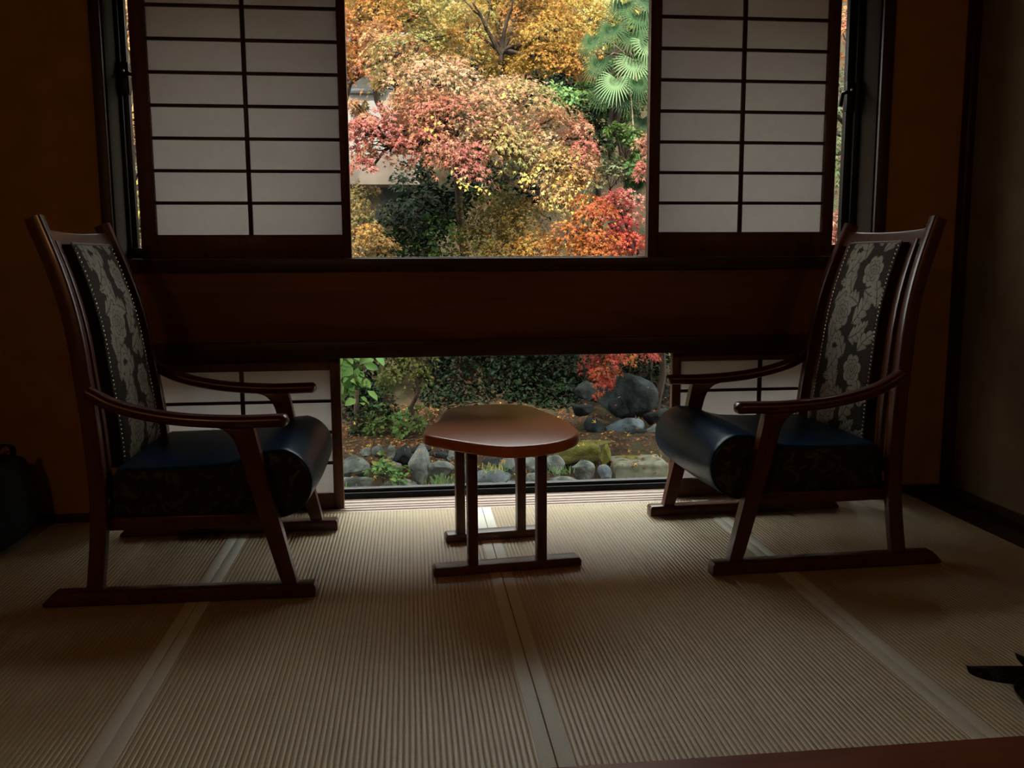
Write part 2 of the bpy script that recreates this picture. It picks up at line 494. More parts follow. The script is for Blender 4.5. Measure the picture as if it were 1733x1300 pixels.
# ---- low window
w2 = structure(empty('window_2', (0.4, 3.79, 0.0)), 'low floor window with black aluminium frame')
child_boxes('window_frame', [(PX0, PX0 + .03, 3.77, 3.84, -.02, .63), (PX1 - .03, PX1, 3.77, 3.84, -.02, .63),
                             (PX0, PX1, 3.768, 3.84, -.044, .024), (PX0, PX1, 3.77, 3.84, .612, .64)], M['alu'], w2)
child_boxes('sash', [(PX0 + .03, PX1 - .03, 3.785, 3.815, .024, .038), (-.40, -.345, 3.785, 3.815, .024, .62)], M['alu'], w2)
child_boxes('sash', [(1.165, 1.215, 3.785, 3.815, .024, .62)], M['alu'], w2)
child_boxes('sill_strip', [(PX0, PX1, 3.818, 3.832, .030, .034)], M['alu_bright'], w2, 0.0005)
child_boxes('glass_pane', [(PX0 + .03, PX1 - .03, 3.798, 3.802, .036, .62)], M['glass'], w2, 0)


# ================================================================ SHOJI SCREENS
def shoji(label, x0, x1, z0, z1, ya, sl, sr, rb, rt, xs, zs, group):
    """sl/sr stile widths, rb/rt rail heights, xs vertical bars, zs horizontal bars"""
    y0, y1 = ya, ya + .030
    cx = (x0 + x1) / 2
    t = thing('shoji_screen', label, 'paper screen', (cx, (y0 + y1) / 2, z0), group=group)
    cy = (y0 + y1) / 2

    def B(name, lst, mm, bev=.002):
        return boxes(name, [(a - cx, b - cx, c - cy, d - cy, e - z0, f - z0) for a, b, c, d, e, f in lst], mm, t, bev)
    B('stile', [(x0, x0 + sl, y0, y1, z0, z1)], M['stile_wood'])
    B('stile', [(x1 - sr, x1, y0, y1, z0, z1)], M['stile_wood'])
    B('bottom_rail', [(x0 + sl, x1 - sr, y0 + .001, y1 - .001, z0, z0 + rb)], M['stile_wood'])
    B('top_rail', [(x0 + sl, x1 - sr, y0 + .001, y1 - .001, z1 - rt, z1)], M['stile_wood'])
    bars = [(x0 + sl, x1 - sr, y0 + .008, y0 + .022, z - .006, z + .006) for z in zs]
    bars += [(x - .008, x + .008, y0 + .0075, y0 + .0215, z0 + rb, z1 - rt) for x in xs]
    B('lattice', bars, M['dark_wood'], .0015)
    B('paper', [(x0 + sl - .004, x1 - sr + .004, y1 - .007, y1 - .0064, z0 + rb - .004, z1 - rt + .004)], M['paper'], 0)
    return t


ZS = [1.2235 + .1206 * k for k in range(8)]
G = 'white paper sliding screens of the window wall'
shoji('tall paper sliding screen left of the upper window view', -1.016, -.225, 1.0105, 2.19, 3.610, .057, .034, .092, .05, [-.6075], ZS, G)
shoji('tall paper sliding screen right of the upper window view', .963, 1.748, 1.0105, 2.19, 3.610, .045, .046, .100, .05, [1.352],
      [z + .004 for z in ZS], G)
ZL = [.062 + .127 * k for k in (1, 2, 3)]
shoji('low paper sliding screen on the floor behind the left armchair', -1.062, -.285, .0005, .621, 3.617, .044, .040, .062, .052, [-.671], ZL, G)
shoji('low paper sliding screen on the floor behind the right armchair', 1.078, 1.855, .0005, .621, 3.617, .038, .045, .075, .042, [1.462],
      [.075 + .126 * k for k in (1, 2, 3)], G)


# ================================================================ TATAMI MATS
def tatami(x0, x1, label, sides=(-1, 1)):
    y0, y1 = 1.644, 3.553
    g = .0015
    x0 += g; x1 -= g
    cx, cy = (x0 + x1) / 2, (y0 + y1) / 2
    hw, hl = (x1 - x0) / 2, (y1 - y0) / 2
    t = thing('tatami_mat', label, 'mat', (cx, cy, -.043), group='tatami mats on the floor')
    bm = bmesh.new()
    n = 72
    prof = []
    for i in range(n):
        a = -hw + .002 + (2 * hw - .004) * i / n
        p = (2 * hw - .004) / n
        for k, zz in ((0.0, -.0020), (.11, -.0008), (.30, 0), (.70, 0), (.89, -.0008)):
            prof.append((a + p * k, .043 + zz))
    prof.append((hw - .002, .043 - .0020))
    prof += [(hw - .002, 0), (-hw + .002, 0)]
    extrude_profile(bm, prof, -hl, hl)
    finish('rush_cover', bm, M['rush'], t, angle=60)
    for s in sides:
        a, b = (hw - .033, hw) if s > 0 else (-hw, -hw + .033)
        bm = bmesh.new()
        add_box(bm, a, b, -hl - .001, hl + .001, .002, .0442, .0012)
        finish('cloth_border', bm, M['border'], t)


tatami(-1.559, -.644, 'tatami mat at the left edge, under the back of the left armchair')
tatami(-.644, .273, 'tatami mat left of the centre seam, under the front of the left armchair')
tatami(.273, 1.188, 'tatami mat right of the centre seam, under most of the small table')
tatami(1.188, 2.103, 'tatami mat at the right edge, under the back of the right armchair', (-1,))
structure(box('trim_13', 2.106, 2.282, 1.645, 3.552, -.044, -.002, M['dark_wood'], bevel=.001), 'dark floor board along the right wall')


# ================================================================ ARMCHAIRS
def weave_value(X, Y):
    """floral damask: X,Y arrays in metres; returns 0..1 mask of leaves and flowers"""
    V = np.zeros_like(X)
    V += 0.06 * (np.sin(X * 900) * np.sin(Y * 900) > 0.2)

    def leaf(cx, cy, ang, L, Wd, curve, lobes):
        c, s = math.cos(ang), math.sin(ang)
        u = (X - cx) * c + (Y - cy) * s
        v = -(X - cx) * s + (Y - cy) * c
        t = u / L
        v = v - curve * L * (t * t)
        ins = (t > 0) & (t < 1)
        tt = np.clip(t, 0, 1)
        w = Wd * np.sin(PI * tt ** .8) ** .75
        sk = tt - np.abs(v) / (L * 1.3)
        w = w * (0.58 + .42 * np.abs(np.sin(PI * lobes * sk)))
        body = ins & (np.abs(v) < w)
        vein = (np.abs(v) < .0016 + .001 * (1 - tt)) | ((np.abs((sk * lobes) % 1.0) < .11) & (np.abs(v) < w * .8))
        val = np.where(vein, .18, .92 - .35 * (np.abs(v) / (w + 1e-6)) ** 2 * (v < 0))
        return body, val

    def flower(cx, cy, R, ph):
        dx, dy = X - cx, Y - cy
        r = np.hypot(dx, dy); th = np.arctan2(dy, dx) + ph
        body = np.zeros(X.shape, bool); val = np.zeros_like(X)
        for k, (rr, n, off) in enumerate(((1.0, 7, 0), (.72, 6, .4), (.46, 5, .9), (.2, 4, .2))):
            lim = R * rr * (.76 + .24 * np.abs(np.sin(n * (th + off) / 2)) ** .6)
            i = r < lim
            edge = i & (r > lim - .0032)
            rad = (np.abs(np.sin(n * (th + off) / 2)) < .13) & i & (r > R * rr * .55)
            val = np.where(i, .93 - .12 * k * .6, val)
            val = np.where(edge | rad, .22 if k else .75, val)
            body |= i
        return body, val
    P = .34
    items = []
    for k in range(-1, 4):
        b = k * P
        items += [('f', -.055, b + .07, .062, .3), ('f', .075, b + .215, .055, 1.1),
                  ('l', .03, b + .03, .75, .17, .040, .25, 5), ('l', -.02, b + .135, 2.2, .15, .036, -.3, 5),
                  ('l', -.10, b + .19, .6, .15, .036, .35, 4), ('l', .06, b + .15, -.5, .13, .032, .3, 4),
                  ('l', .0, b + .25, 1.9, .13, .034, .4, 4), ('l', .09, b + .28, 1.0, .12, .03, -.35, 4),
                  ('l', -.07, b + .005, -2.3, .12, .03, .3, 4), ('l', -.12, b + .30, 1.2, .12, .03, .3, 4),
                  ('l', .15, b + .09, 1.7, .12, .03, .3, 4)]
    for k in range(-1, 4):
        b = k * P
        items = [('l', .045, b + .10, 2.6, .12, .034, .35, 5), ('l', -.01, b + .20, -2.6, .11, .032, -.3, 5), ('l', .12, b + .16, 2.2, .11, .032, .3, 4),
                 ('l', -.13, b + .10, .3, .10, .03, .35, 4), ('l', .02, b + .32, .2, .12, .034, .35, 5), ('l', -.03, b + .02, 2.9, .11, .03, .3, 4),
                 ('l', -.12, b + .26, -.2, .11, .03, -.35, 4)] + items
    items.sort(key=lambda q: q[0] == 'f')
    for q in items:
        if q[0] == 'f':
            bdy, val = flower(*q[1:])
        else:
            bdy, val = leaf(*q[1:])
        V = np.where(bdy, val, V)
    return V


def interp(path, z):
    zs = [p[1] for p in path]
    us = [p[0] for p in path]
    return float(np.interp(z, zs, us))


POST = catmull([(.640, .042), (.622, .20), (.617, .34), (.626, .50), (.643, .65), (.664, .81), (.702, .96), (.762, 1.125)], 6)


def lat_post(z):
    return float(np.interp(z, [0, .45, 1.12], [.337, .325, .272]))


def make_chair(label, loc, rz):
    """front at x = 0, back towards -x, lateral y"""
    t = thing('armchair', label, 'chair', loc, rz, 'high backed armchairs facing across the small table')
    cw = M['chair_wood']
    for s in (-1, 1):
        # floor runner with a sloping rear end
        bm = bmesh.new()
        extrude_profile(bm, [(0, .002), (0, .034), (-.006, .042), (-.755, .042), (-.785, .012), (-.785, .002)],
                        s * .337 - .026, s * .337 + .026, .004)
        finish('runner', bm, cw, t)
        # front leg flaring into the arm
        fr = catmull([(-.055, .042), (-.096, .22), (-.132, .37), (-.163, .524)], 5)
        rr = catmull([(-.285, .526), (-.245, .512), (-.218, .480), (-.203, .43), (-.184, .36), (-.145, .21), (-.100, .042)], 5)
        prof = [tuple(p) for p in fr] + [tuple(p) for p in rr]
        bm = bmesh.new()
        extrude_profile(bm, prof, s * .337 - .018, s * .337 + .018, .005)
        finish('front_leg', bm, cw, t)
        # arm
        pth = catmull([(-.062, s * .342, .5375), (-.10, s * .342, .5375), (-.22, s * .342, .5365), (-.36, s * .341, .5455), (-.47, s * .338, .564),
                       (-.56, s * .333, .591), (-.628, s * .328, .628)], 6)
        n = len(pth)
        sc = []
        for i in range(n):
            k = i / (n - 1)
            e = math.sqrt(max(0.03, 1 - (1 - min(1, i / 4)) ** 2)) if i < 4 else 1.0
            sc.append((e * (1 - .12 * k), e * (1 - .05 * k)))
        bm = bmesh.new()
        sweep(bm, pth, rrect(.028, .0185, .0165, 4), Vector((0, 1, 0)), sc)
        finish('armrest', bm, cw, t, angle=60)
        # rear post, raked back above the seat
        bm = bmesh.new()
        pth = [(-u, s * lat_post(z), z) for u, z in POST]
        sweep(bm, pth, rrect(.0175, .0235, .005, 2), Vector((0, 1, 0)))
        finish('rear_post', bm, cw, t, angle=50)
        # slat beside the padded back
        bm = bmesh.new()
        pth = [(-interp(POST, z) + .004, s * (.252 - .045 * (z - .3) / .8), z) for z in np.linspace(.30, 1.06, 14)]
        sweep(bm, pth, rrect(.013, .008, .003, 2), Vector((0, 1, 0)))
        finish('back_slat', bm, cw, t, angle=50)
        # side seat rail
        bm = bmesh.new()
        add_box(bm, -.615, -.15, s * .30 - .014, s * .30 + .014, .212, .250, .003)
        finish('seat_rail', bm, cw, t)
    # crest rail, dished along its top
    bm = bmesh.new()
    n = 14
    hw = lat_post(1.07) - .012
    a = []
    for i in range(n + 1):
        k = -1 + 2 * i / n
        bow = .016 * (1 - k * k)
        zt = 1.098 - .009 * (1 - k * k)
        zb = 1.045
        row = []
        for dx, z in ((.011, zb), (.011, zt - .004), (.006, zt), (-.006, zt), (-.011, zt - .004), (-.011, zb)):
            row.append(bm.verts.new((-interp(POST, z) + dx - bow, k * hw, z)))
        a.append(row)
    for i in range(n):
        for j in range(6):
            bm.faces.new((a[i][j], a[i][(j + 1) % 6], a[i + 1][(j + 1) % 6], a[i + 1][j]))
    bm.faces.new(a[0]); bm.faces.new(a[-1][::-1])
    finish('crest_rail', bm, cw, t, angle=50)
    # rear cross rail
    for z0, z1, nm in ((.215, .262, 'rear_rail'), (.30, .345, 'back_rail')):
        bm = bmesh.new()
        add_box(bm, -interp(POST, z0) - .012, -interp(POST, z0) + .012, -.315, .315, z0, z1, .003)
        finish(nm, bm, cw, t)
    bm = bmesh.new(); add_box(bm, -.225, -.195, -.30, .30, .212, .245, .003)
    finish('front_rail', bm, cw, t)
    # padded back panel with woven flowers
    NU, NV = 120, 250
    z0, z1 = .375, 1.052
    vv = np.linspace(0, 1, NV + 1)
    uu = np.linspace(-1, 1, NU + 1)
    zz = z0 + (z1 - z0) * vv
    half = np.interp(zz, [z0, z1], [.190, .165])
    front = np.array([-interp(POST, z) + .030 for z in zz])
    UU, VV = np.meshgrid(uu, vv)
    HY = UU * half[:, None]
    dome = .014 * (1 - np.abs(UU) ** 4) * (1 - np.abs(2 * VV - 1) ** 10)
    XX = front[:, None] + dome
    ZZ = np.repeat(zz[:, None], NU + 1, 1)
    Wv = weave_value(HY, ZZ - .40)
    Wv = np.where(np.abs(HY) > half[:, None] - .011, .02, Wv)
    verts = np.stack([XX, HY, ZZ], -1).reshape(-1, 3)
    nfront = len(verts)
    back = np.stack([XX - dome - .036, HY, ZZ], -1).reshape(-1, 3)
    idx = np.arange(nfront).reshape(NV + 1, NU + 1)
    q = np.stack([idx[:-1, :-1], idx[:-1, 1:], idx[1:, 1:], idx[1:, :-1]], -1).reshape(-1, 4)
    # rim ring reuses the front border and a set-back copy of it
    rim = np.concatenate([idx[0, :], idx[1:, -1], idx[-1, -2::-1], idx[-2:0:-1, 0]])
    rv = back[rim]
    verts = np.concatenate([verts, rv])
    r2 = np.arange(len(rim)) + nfront
    nx = np.roll(np.arange(len(rim)), -1)
    q2 = np.stack([rim, r2, r2[nx], rim[nx]], -1)
    faces = q.tolist() + q2.tolist() + [r2.tolist()]
    me = bpy.data.meshes.new('back_panel')
    me.from_pydata(verts.tolist(), [], faces)
    me.polygons.foreach_set('use_smooth', [True] * len(me.polygons))
    wa = np.concatenate([Wv.reshape(-1), np.full(len(rim), .02)])
    at2 = me.attributes.new('weave', 'FLOAT', 'POINT')
    at2.data.foreach_set('value', wa.astype(np.float32))
    me.materials.append(M['weave'])
    try: me.set_sharp_from_angle(angle=math.radians(55))
    except Exception: pass
    pn = link(bpy.data.objects.new('back_panel', me), t)
    bm = bmesh.new()
    tube(bm, [(-interp(POST, z1) + .030, y, z1 + .002) for y in np.linspace(-.165, .165, 12)], .0035, 8)
    finish('piping', bm, M['piping'], pn)
    # domed studs down both sides of the panel
    sme = None
    for s in (-1, 1):
        for z in np.linspace(z0 + .02, z1 - .012, 48):
            if sme is None:
                bm = bmesh.new()
                bmesh.ops.create_uvsphere(bm, u_segments=10, v_segments=6, radius=.0042)
                so = finish('stud', bm, M['stud'], pn)
                sme = so.data
            else:
                so = link(bpy.data.objects.new('stud', sme), pn)
            h_ = float(np.interp(z, [z0, z1], [.190, .165]))
            so.location = (-interp(POST, z) + .0325, s * (h_ - .0055), z)
    # seat block: thick pad with a rolled front, floral sides
    HW = .299
    roll = [(-.116 + .106 * math.cos(a), .338 + .104 * math.sin(a)) for a in np.linspace(math.radians(-115), math.radians(78), 26)]
    top = catmull([roll[-1], (-.150, .434), (-.20, .415), (-.26, .401), (-.36, .395), (-.48, .393), (-.572, .392)], 4)[1:]
    bot = [(-.590, .37), (-.606, .249), (-.24, .249), (-.20, .246)]
    prof = roll + [tuple(p) for p in top] + bot
    bm = bmesh.new()
    extrude_profile(bm, prof, -HW, HW, .008)
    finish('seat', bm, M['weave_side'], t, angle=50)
    # leather over the top and the roll
    line = roll[2:] + [tuple(p) for p in top]
    outer = []
    for i, p in enumerate(line):
        a = np.array(line[max(0, i - 1)]); b = np.array(line[min(len(line) - 1, i + 1)])
        d = (b - a) / np.linalg.norm(b - a)
        nrm = np.array((d[1], -d[0]))
        outer.append((np.array(p) + nrm * .004, np.array(p) - nrm * .002, nrm))
    bm = bmesh.new()
    ys = [-HW - .003, -HW, -HW + .006, -HW + .03, -.14, 0, .14, HW - .03, HW - .006, HW, HW + .003]
    dr = [-.010, -.003, -.0005, .001, .004, .006, .004, .001, -.0005, -.003, -.010]
    g = [[bm.verts.new((o_[0][0] + o_[2][0] * dd, y, o_[0][1] + o_[2][1] * dd)) for y, dd in zip(ys, dr)] for o_ in outer]
    for i in range(len(g) - 1):
        for j in range(len(ys) - 1):
            bm.faces.new((g[i][j], g[i][j + 1], g[i + 1][j + 1], g[i + 1][j]))
    ret = bmesh.ops.solidify(bm, geom=bm.faces[:], thickness=.0015)
    finish('seat_leather', bm, M['leather'], t, angle=70)
    return t


make_chair('high backed armchair on the left, floral back and blue leather seat facing right', (-.292, 2.990, .002), math.radians(-1.0))
make_chair('high backed armchair on the right, floral back and blue leather seat facing left', (.925, 3.015, .002), math.radians(181.8))

# ================================================================ TABLE
TZ = .455
outl = [(717, 735), (722, 722), (738, 714), (747, 700), (765, 690), (800, 686), (850, 684), (895, 687), (920, 695), (950, 708), (975, 723),
        (979, 735), (960, 745), (920, 753), (870, 757), (830, 755), (780, 748), (740, 741)]
pts = []
for a, b in outl:
    d = RT * (a - W_ / 2) / FPX - UP * (b - H_ / 2) / FPX + FW
    k = (TZ - CAMH) / d[2]
    pts.append((k * d[0], k * d[1]))
tc_ = np.mean(pts, 0)
tb = thing('low_table', 'small low table with free form polished wooden top between the armchairs', 'table', (tc_[0], tc_[1], .0015))
bm = bmesh.new()
ring = catmull([(p[0] - tc_[0], p[1] - tc_[1]) for p in pts], 5, True)
cen = np.mean(ring, 0)


def offs(ring, d):
    out = []
    n = len(ring)
    for i in range(n):
        t_ = ring[(i + 2) % n] - ring[i - 2]
        t_ = t_ / np.linalg.norm(t_)
        nn = np.array((t_[1], -t_[0]))
        if np.dot(nn, ring[i] - cen) < 0: nn = -nn
        out.append(ring[i] - nn * d)
    return out


lev = [(.012, TZ - .037), (.003, TZ - .034), (0, TZ - .028), (0, TZ - .010), (.002, TZ - .005), (.006, TZ - .0015), (.012, TZ)]
rings = [[bm.verts.new((p[0], p[1], z)) for p in offs(ring, d)] for d, z in lev]
n = len(ring)
for i in range(len(lev) - 1):
    for j in range(n):
        bm.faces.new((rings[i][j], rings[i][(j + 1) % n], rings[i + 1][(j + 1) % n], rings[i + 1][j]))
bm.faces.new(rings[0][::-1]); bm.faces.new(rings[-1])
finish('table_top', bm, M['table_wood'], tb, angle=50)


def tb_base(p0, p1, wid, fr):
    p0 = np.array(p0); p1 = np.array(p1)
    d = (p1 - p0); L = np.linalg.norm(d); d /= L
    nn = np.array((-d[1], d[0]))
    mid = (p0 + p1) / 2 + nn * wid / 2 - tc_
    ang = math.atan2(d[1], d[0])
    bm = bmesh.new()
    extrude_profile(bm, [(-L / 2, 0), (-L / 2, .020), (-L / 2 + .008, .029), (L / 2 - .008, .029), (L / 2, .020), (L / 2, 0)], -wid / 2, wid / 2, .003)
    bmesh.ops.rotate(bm, cent=(0, 0, 0), matrix=Matrix.Rotation(ang, 3, 'Z'), verts=bm.verts[:])
    bmesh.ops.translate(bm, vec=(mid[0], mid[1], 0), verts=bm.verts[:])
    finish('runner', bm, M['table_leg'], tb)
    for f in fr:
        c = p0 + d * L * f + nn * (.019 + .003) - tc_
        bm = bmesh.new()
        add_box(bm, -.016, .016, -.019, .019, .027, TZ - .036, .003)
        bmesh.ops.rotate(bm, cent=(0, 0, 0), matrix=Matrix.Rotation(ang, 3, 'Z'), verts=bm.verts[:])
        bmesh.ops.translate(bm, vec=(c[0], c[1], 0), verts=bm.verts[:])
        finish('leg', bm, M['table_leg'], tb)


tb_base((.058, 2.757), (.543, 2.808), .058, (.262, .728))
tb_base((.109, 3.104), (.455, 3.140), .058, (.16, .80))

# ================================================================ BLACK BAG, DARK PLANT
bg = thing('bag', 'black soft bag on the floor at the left edge behind the armchair', 'bag', (-1.485, 3.28, .012))
bm = bmesh.new()
bmesh.ops.create_cube(bm, size=1)
bmesh.ops.subdivide_edges(bm, edges=bm.edges[:], cuts=7, use_grid_fill=True)
for v in bm.verts:
    x, y, z = v.co * 2
    l = (abs(x) ** 5 + abs(y) ** 5 + abs(z) ** 5) ** .2
    c = Vector((x, y, z)) / l
    h_ = (c.z + 1) / 2
    v.co = Vector((c.x * .105 * (1 - .28 * h_), c.y * .20 * (1 - .12 * h_), .30 * h_ + .008 * noise.noise(Vector((x * 2, y * 2, z * 2)))))
finish('bag_body', bm, M['black_cloth'], bg, angle=80)
for s in (-1, 1):
    bm = bmesh.new()
    pth = catmull([(s * .045, -.09, .285), (s * .05, -.075, .33), (s * .05, 0, .352), (s * .05, .075, .33), (s * .045, .09, .285)], 5)
    sweep(bm, pth, rrect(.011, .003, .002, 2), Vector((1, 0, 0)))
    finish('handle', bm, M['black_cloth'], bg)
bm = bmesh.new()
add_box(bm, -.008, .008, -.15, .15, .297, .303, .001)
finish('zip', bm, M['lacquer'], bg)

pl = thing('dark_leaf_plant', 'dark broad leaved plant in a low black dish cut by the right edge', 'plant', (1.415, 1.735, .0018))
bm = bmesh.new()
lathe(bm, [(.040, 0), (.075, .008), (.088, .026), (.090, .034), (.086, .034), (.078, .022), (.04, .018)], 32)
finish('dish', bm, M['lacquer'], pl)  # added where the mat shows a dark reflection
M['dark_leaf'] = noise_mat('dark_leaf', [(0.012, 0.010, 0.008), (0.02, 0.018, 0.01), (0.16, 0.14, 0.08)], 55, 0.4, 0.4, pos=[.3, .55, .66],
                           stretch=(1, 1, 2.2), distort=1.5)


def blade(tip, base, wid, up, name='leaf'):
    bm = bmesh.new()
    tip = Vector(tip); base = Vector(base)
    d = tip - base
    L = d.length; d.normalize()
    up = (Vector(up) - d * Vector(up).dot(d)).normalized()
    nn = d.cross(up)
    N_ = 18
    cols_ = []
    for i in range(N_ + 1):
        k = i / N_
        w = wid * (1 - k ** 3) ** .5 * (.75 + .25 * (1 - k)) + .001
        row = []
        for q in range(7):
            e = q / 6
            bend = .006 * math.sin(PI * e)
            row.append(base + d * (L * k) + up * (w * (e - 1) + .0 * L) + nn * (bend))
        cols_.append(row)
    g = [[bm.verts.new(p) for p in r] for r in cols_]
    for i in range(N_):
        for j in range(6):
            bm.faces.new((g[i][j], g[i][j + 1], g[i + 1][j + 1], g[i + 1][j]))
    bmesh.ops.solidify(bm, geom=bm.faces[:], thickness=.002)
    finish(name, bm, M['dark_leaf'], pl, angle=70)


def rel(px, py, Y):
    return at(px, py, Y) - np.array(pl.location)


ta, tbb = rel(1636, 1127, 1.74), rel(1790, 1127, 1.76)
blade(ta, tbb, .062, (0, -.35, 1))
blade(rel(1719, 1105, 1.80), rel(1800, 1142, 1.79), .030, (.3, 0, 1))
bm = bmesh.new()
tube(bm, [(0.0, 0, .018), (.02, .005, .06), tuple(tbb + np.array((0, 0, -.03)))], [.004, .0035, .003], 8)
finish('stalk', bm, M['dark_leaf'], pl)

# ================================================================ GARDEN: ground, stream, bank
prof = [(3.86, -2.7), (5.0, -2.65), (8.8, -2.6), (9.4, -2.2), (9.75, -1.75), (10.05, -1.28), (10.3, -1.18), (11.4, -1.14), (12.2, -.95), (13.0, -.45),
        (14.2, .35), (16, 1.4), (19, 3.6), (23, 7.0), (28, 11.5), (36, 17)]
bm = bmesh.new()
xs = np.linspace(-22, 24, 93)
pp = []
for (ya, za), (yb, zb) in zip(prof[:-1], prof[1:]):
    k = max(1, int((yb - ya) / .35))
    for i in range(k):
        f = i / k
        pp.append((ya + (yb - ya) * f, za + (zb - za) * f))
pp.append(prof[-1])
g = []
for y, z in pp:
    row = []
    for x in xs:
        amp = .05 + .06 * max(0, y - 10)
        amp = min(amp, .45) if y > 9 else .03
        row.append(bm.verts.new((x, y, z + amp * noise.noise(Vector((x * .6, y * .6, 3.1))) + .03 * noise.noise(Vector((x * 2.5, y * 2.5, 1))))))
    g.append(row)
for i in range(len(g) - 1):
    for j in range(len(xs) - 1):
        bm.faces.new((g[i][j], g[i][j + 1], g[i + 1][j + 1], g[i + 1][j]))
structure(finish('ground', bm, M['soil']), 'earth bank and wooded slope beyond the stream')
bm = bmesh.new()
vs = [bm.verts.new(p) for p in ((-22, 3.9, -2.35), (24, 3.9, -2.35), (24, 9.6, -2.35), (-22, 9.6, -2.35))]
bm.faces.new(vs)
structure(finish('stream', bm, M['water']))

# ---- leaves
TPL = {
    'maple': (np.array([(0, -.1, 0), (-.16, .30, .05), (0, 1.0, -.08), (.16, .30, .05), (-.55, .42, -.05), (-.72, .72, -.1), (-.20, .10, .03), (.55, .42, -.05), (.72, .72, -.1), (.20, .10, .03)]),
              [(0, 3, 2, 1), (0, 1, 5, 6), (0, 9, 8, 3)]),
    'oval': (np.array([(0, 0, 0), (-.30, .35, .10), (-.22, .75, .08), (0, 1, -.06), (.22, .75, .08), (.30, .35, .10), (0, .5, 0)]),
             [(0, 6, 2, 1), (6, 3, 2), (0, 5, 4, 6), (6, 4, 3)]),
    'needle': (np.array([(-.05, 0, 0), (.05, 0, 0), (.03, 1, 0), (-.03, 1, 0)]), [(0, 1, 2, 3)]),
    'heart': (np.array([(0, .08, 0), (-.30, 0, .05), (-.46, .28, .08), (-.25, .70, .03), (0, 1.05, -.1), (.25, .70, .03), (.46, .28, .08), (.30, 0, .05)]),
              [(0, 4, 3, 2), (0, 2, 1), (0, 6, 5, 4), (0, 7, 6)]),
}


def norm(a):
    return a / (np.linalg.norm(a, axis=-1, keepdims=True) + 1e-9)


def leaf_mesh(name, P, Nn, size, colr, kind, material, parent, fwd=None):
    T, F = TPL[kind]
    n = len(P)
    Nn = norm(Nn)
    rv = RNG.normal(size=(n, 3)) if fwd is None else fwd
    U = norm(rv - Nn * (rv * Nn).sum(1, keepdims=True))
    V = np.cross(Nn, U)
    s = size[:, None, None]
    verts = P[:, None, :] + s * (T[None, :, 0:1] * V[:, None, :] + T[None, :, 1:2] * U[:, None, :] + T[None, :, 2:3] * Nn[:, None, :])
    K = len(T)
    verts = verts.reshape(-1, 3)
    lens = np.array([len(f) for f in F])
    flat = np.concatenate([np.array(f) for f in F])
    loops = (np.arange(n)[:, None] * K + flat[None, :]).reshape(-1)
    ltot = np.tile(lens, n)
    lst = np.concatenate([[0], np.cumsum(ltot)[:-1]])
    me = bpy.data.meshes.new(name)
    me.vertices.add(len(verts)); me.vertices.foreach_set('co', verts.astype(np.float32).reshape(-1))
    me.loops.add(len(loops)); me.loops.foreach_set('vertex_index', loops.astype(np.int32))
    me.polygons.add(len(ltot)); me.polygons.foreach_set('loop_start', lst.astype(np.int32))
    try: me.polygons.foreach_set('loop_total', ltot.astype(np.int32))
    except Exception: pass
    me.update(calc_edges=True)
    c4 = np.concatenate([np.repeat(colr, K, 0), np.ones((n * K, 1))], 1)
    a = me.attributes.new('leaf_color', 'FLOAT_COLOR', 'POINT')
    a.data.foreach_set('color', c4.astype(np.float32).reshape(-1))
    me.materials.append(material)
    return link(bpy.data.objects.new(name, me), parent)


# leaf colours; 'dark' and 'palm' also hold light and shade
LEAF_ALBEDO = .32
PAL = {
    'pink': [(.72, .20, .17), (.78, .30, .24), (.60, .14, .10), (.75, .36, .22)],
    'salmon': [(.74, .30, .14), (.78, .40, .20), (.66, .22, .12), (.72, .42, .16)],
    'yellow': [(.80, .62, .22), (.76, .52, .18), (.70, .58, .22), (.78, .44, .18)],
    'mixed': [(.76, .50, .22), (.74, .28, .18), (.60, .52, .20), (.78, .60, .34), (.76, .36, .24)],
    'ygreen': [(.46, .46, .12), (.60, .52, .16), (.36, .42, .12), (.68, .44, .18)],
    'orange': [(.66, .26, .05), (.70, .34, .08), (.58, .20, .05), (.62, .38, .08)],
    'orangered': [(.68, .18, .06), (.62, .24, .06), (.72, .26, .12), (.58, .30, .10)],
    'amber': [(.58, .34, .05), (.64, .40, .08), (.50, .30, .05), (.46, .36, .08)],
    'olive': [(.15, .125, .02), (.20, .145, .025), (.12, .125, .025), (.25, .14, .03)],
    'rust': [(.36, .16, .04), (.44, .20, .05), (.30, .18, .05), (.48, .18, .05)],
    'crimson': [(.66, .06, .08), (.72, .12, .12), (.60, .05, .05), (.70, .14, .06)],
    'scarlet': [(.70, .13, .04), (.66, .20, .04), (.74, .10, .06), (.64, .24, .06)],
    'green': [(.10, .20, .04), (.15, .26, .06), (.20, .30, .07), (.09, .16, .05)],
    'bright': [(.18, .38, .10), (.24, .44, .14), (.15, .32, .08), (.30, .46, .12)],
    'dark': [(.007, .016, .007), (.011, .026, .010), (.009, .014, .006), (.020, .038, .014)],  # evergreen leaves, pushed near black for the shade under the trees
    'conifer': [(.22, .24, .06), (.28, .28, .07), (.16, .20, .06), (.32, .30, .08)],
    'greygreen': [(.20, .26, .14), (.26, .32, .18), (.16, .22, .10), (.30, .30, .14)],
    'brown': [(.34, .20, .07), (.40, .26, .10), (.26, .20, .07), (.44, .24, .10)],
    'bank': [(.26, .29, .08), (.33, .33, .11), (.24, .22, .07), (.40, .36, .12)],
    'palm': [(.085, .13, .06), (.018, .038, .014), (.024, .048, .018), (.014, .030, .011)],  # lit frond colour first, then fronds darkened as if in shade
    'litter': [(.42, .14, .05), (.50, .20, .07), (.30, .12, .05), (.85, .55, .13), (.20, .09, .05), (.34, .12, .05), (.16, .08, .04)],
    'gold': [(.82, .62, .12), (.80, .68, .22), (.74, .52, .10)],
}


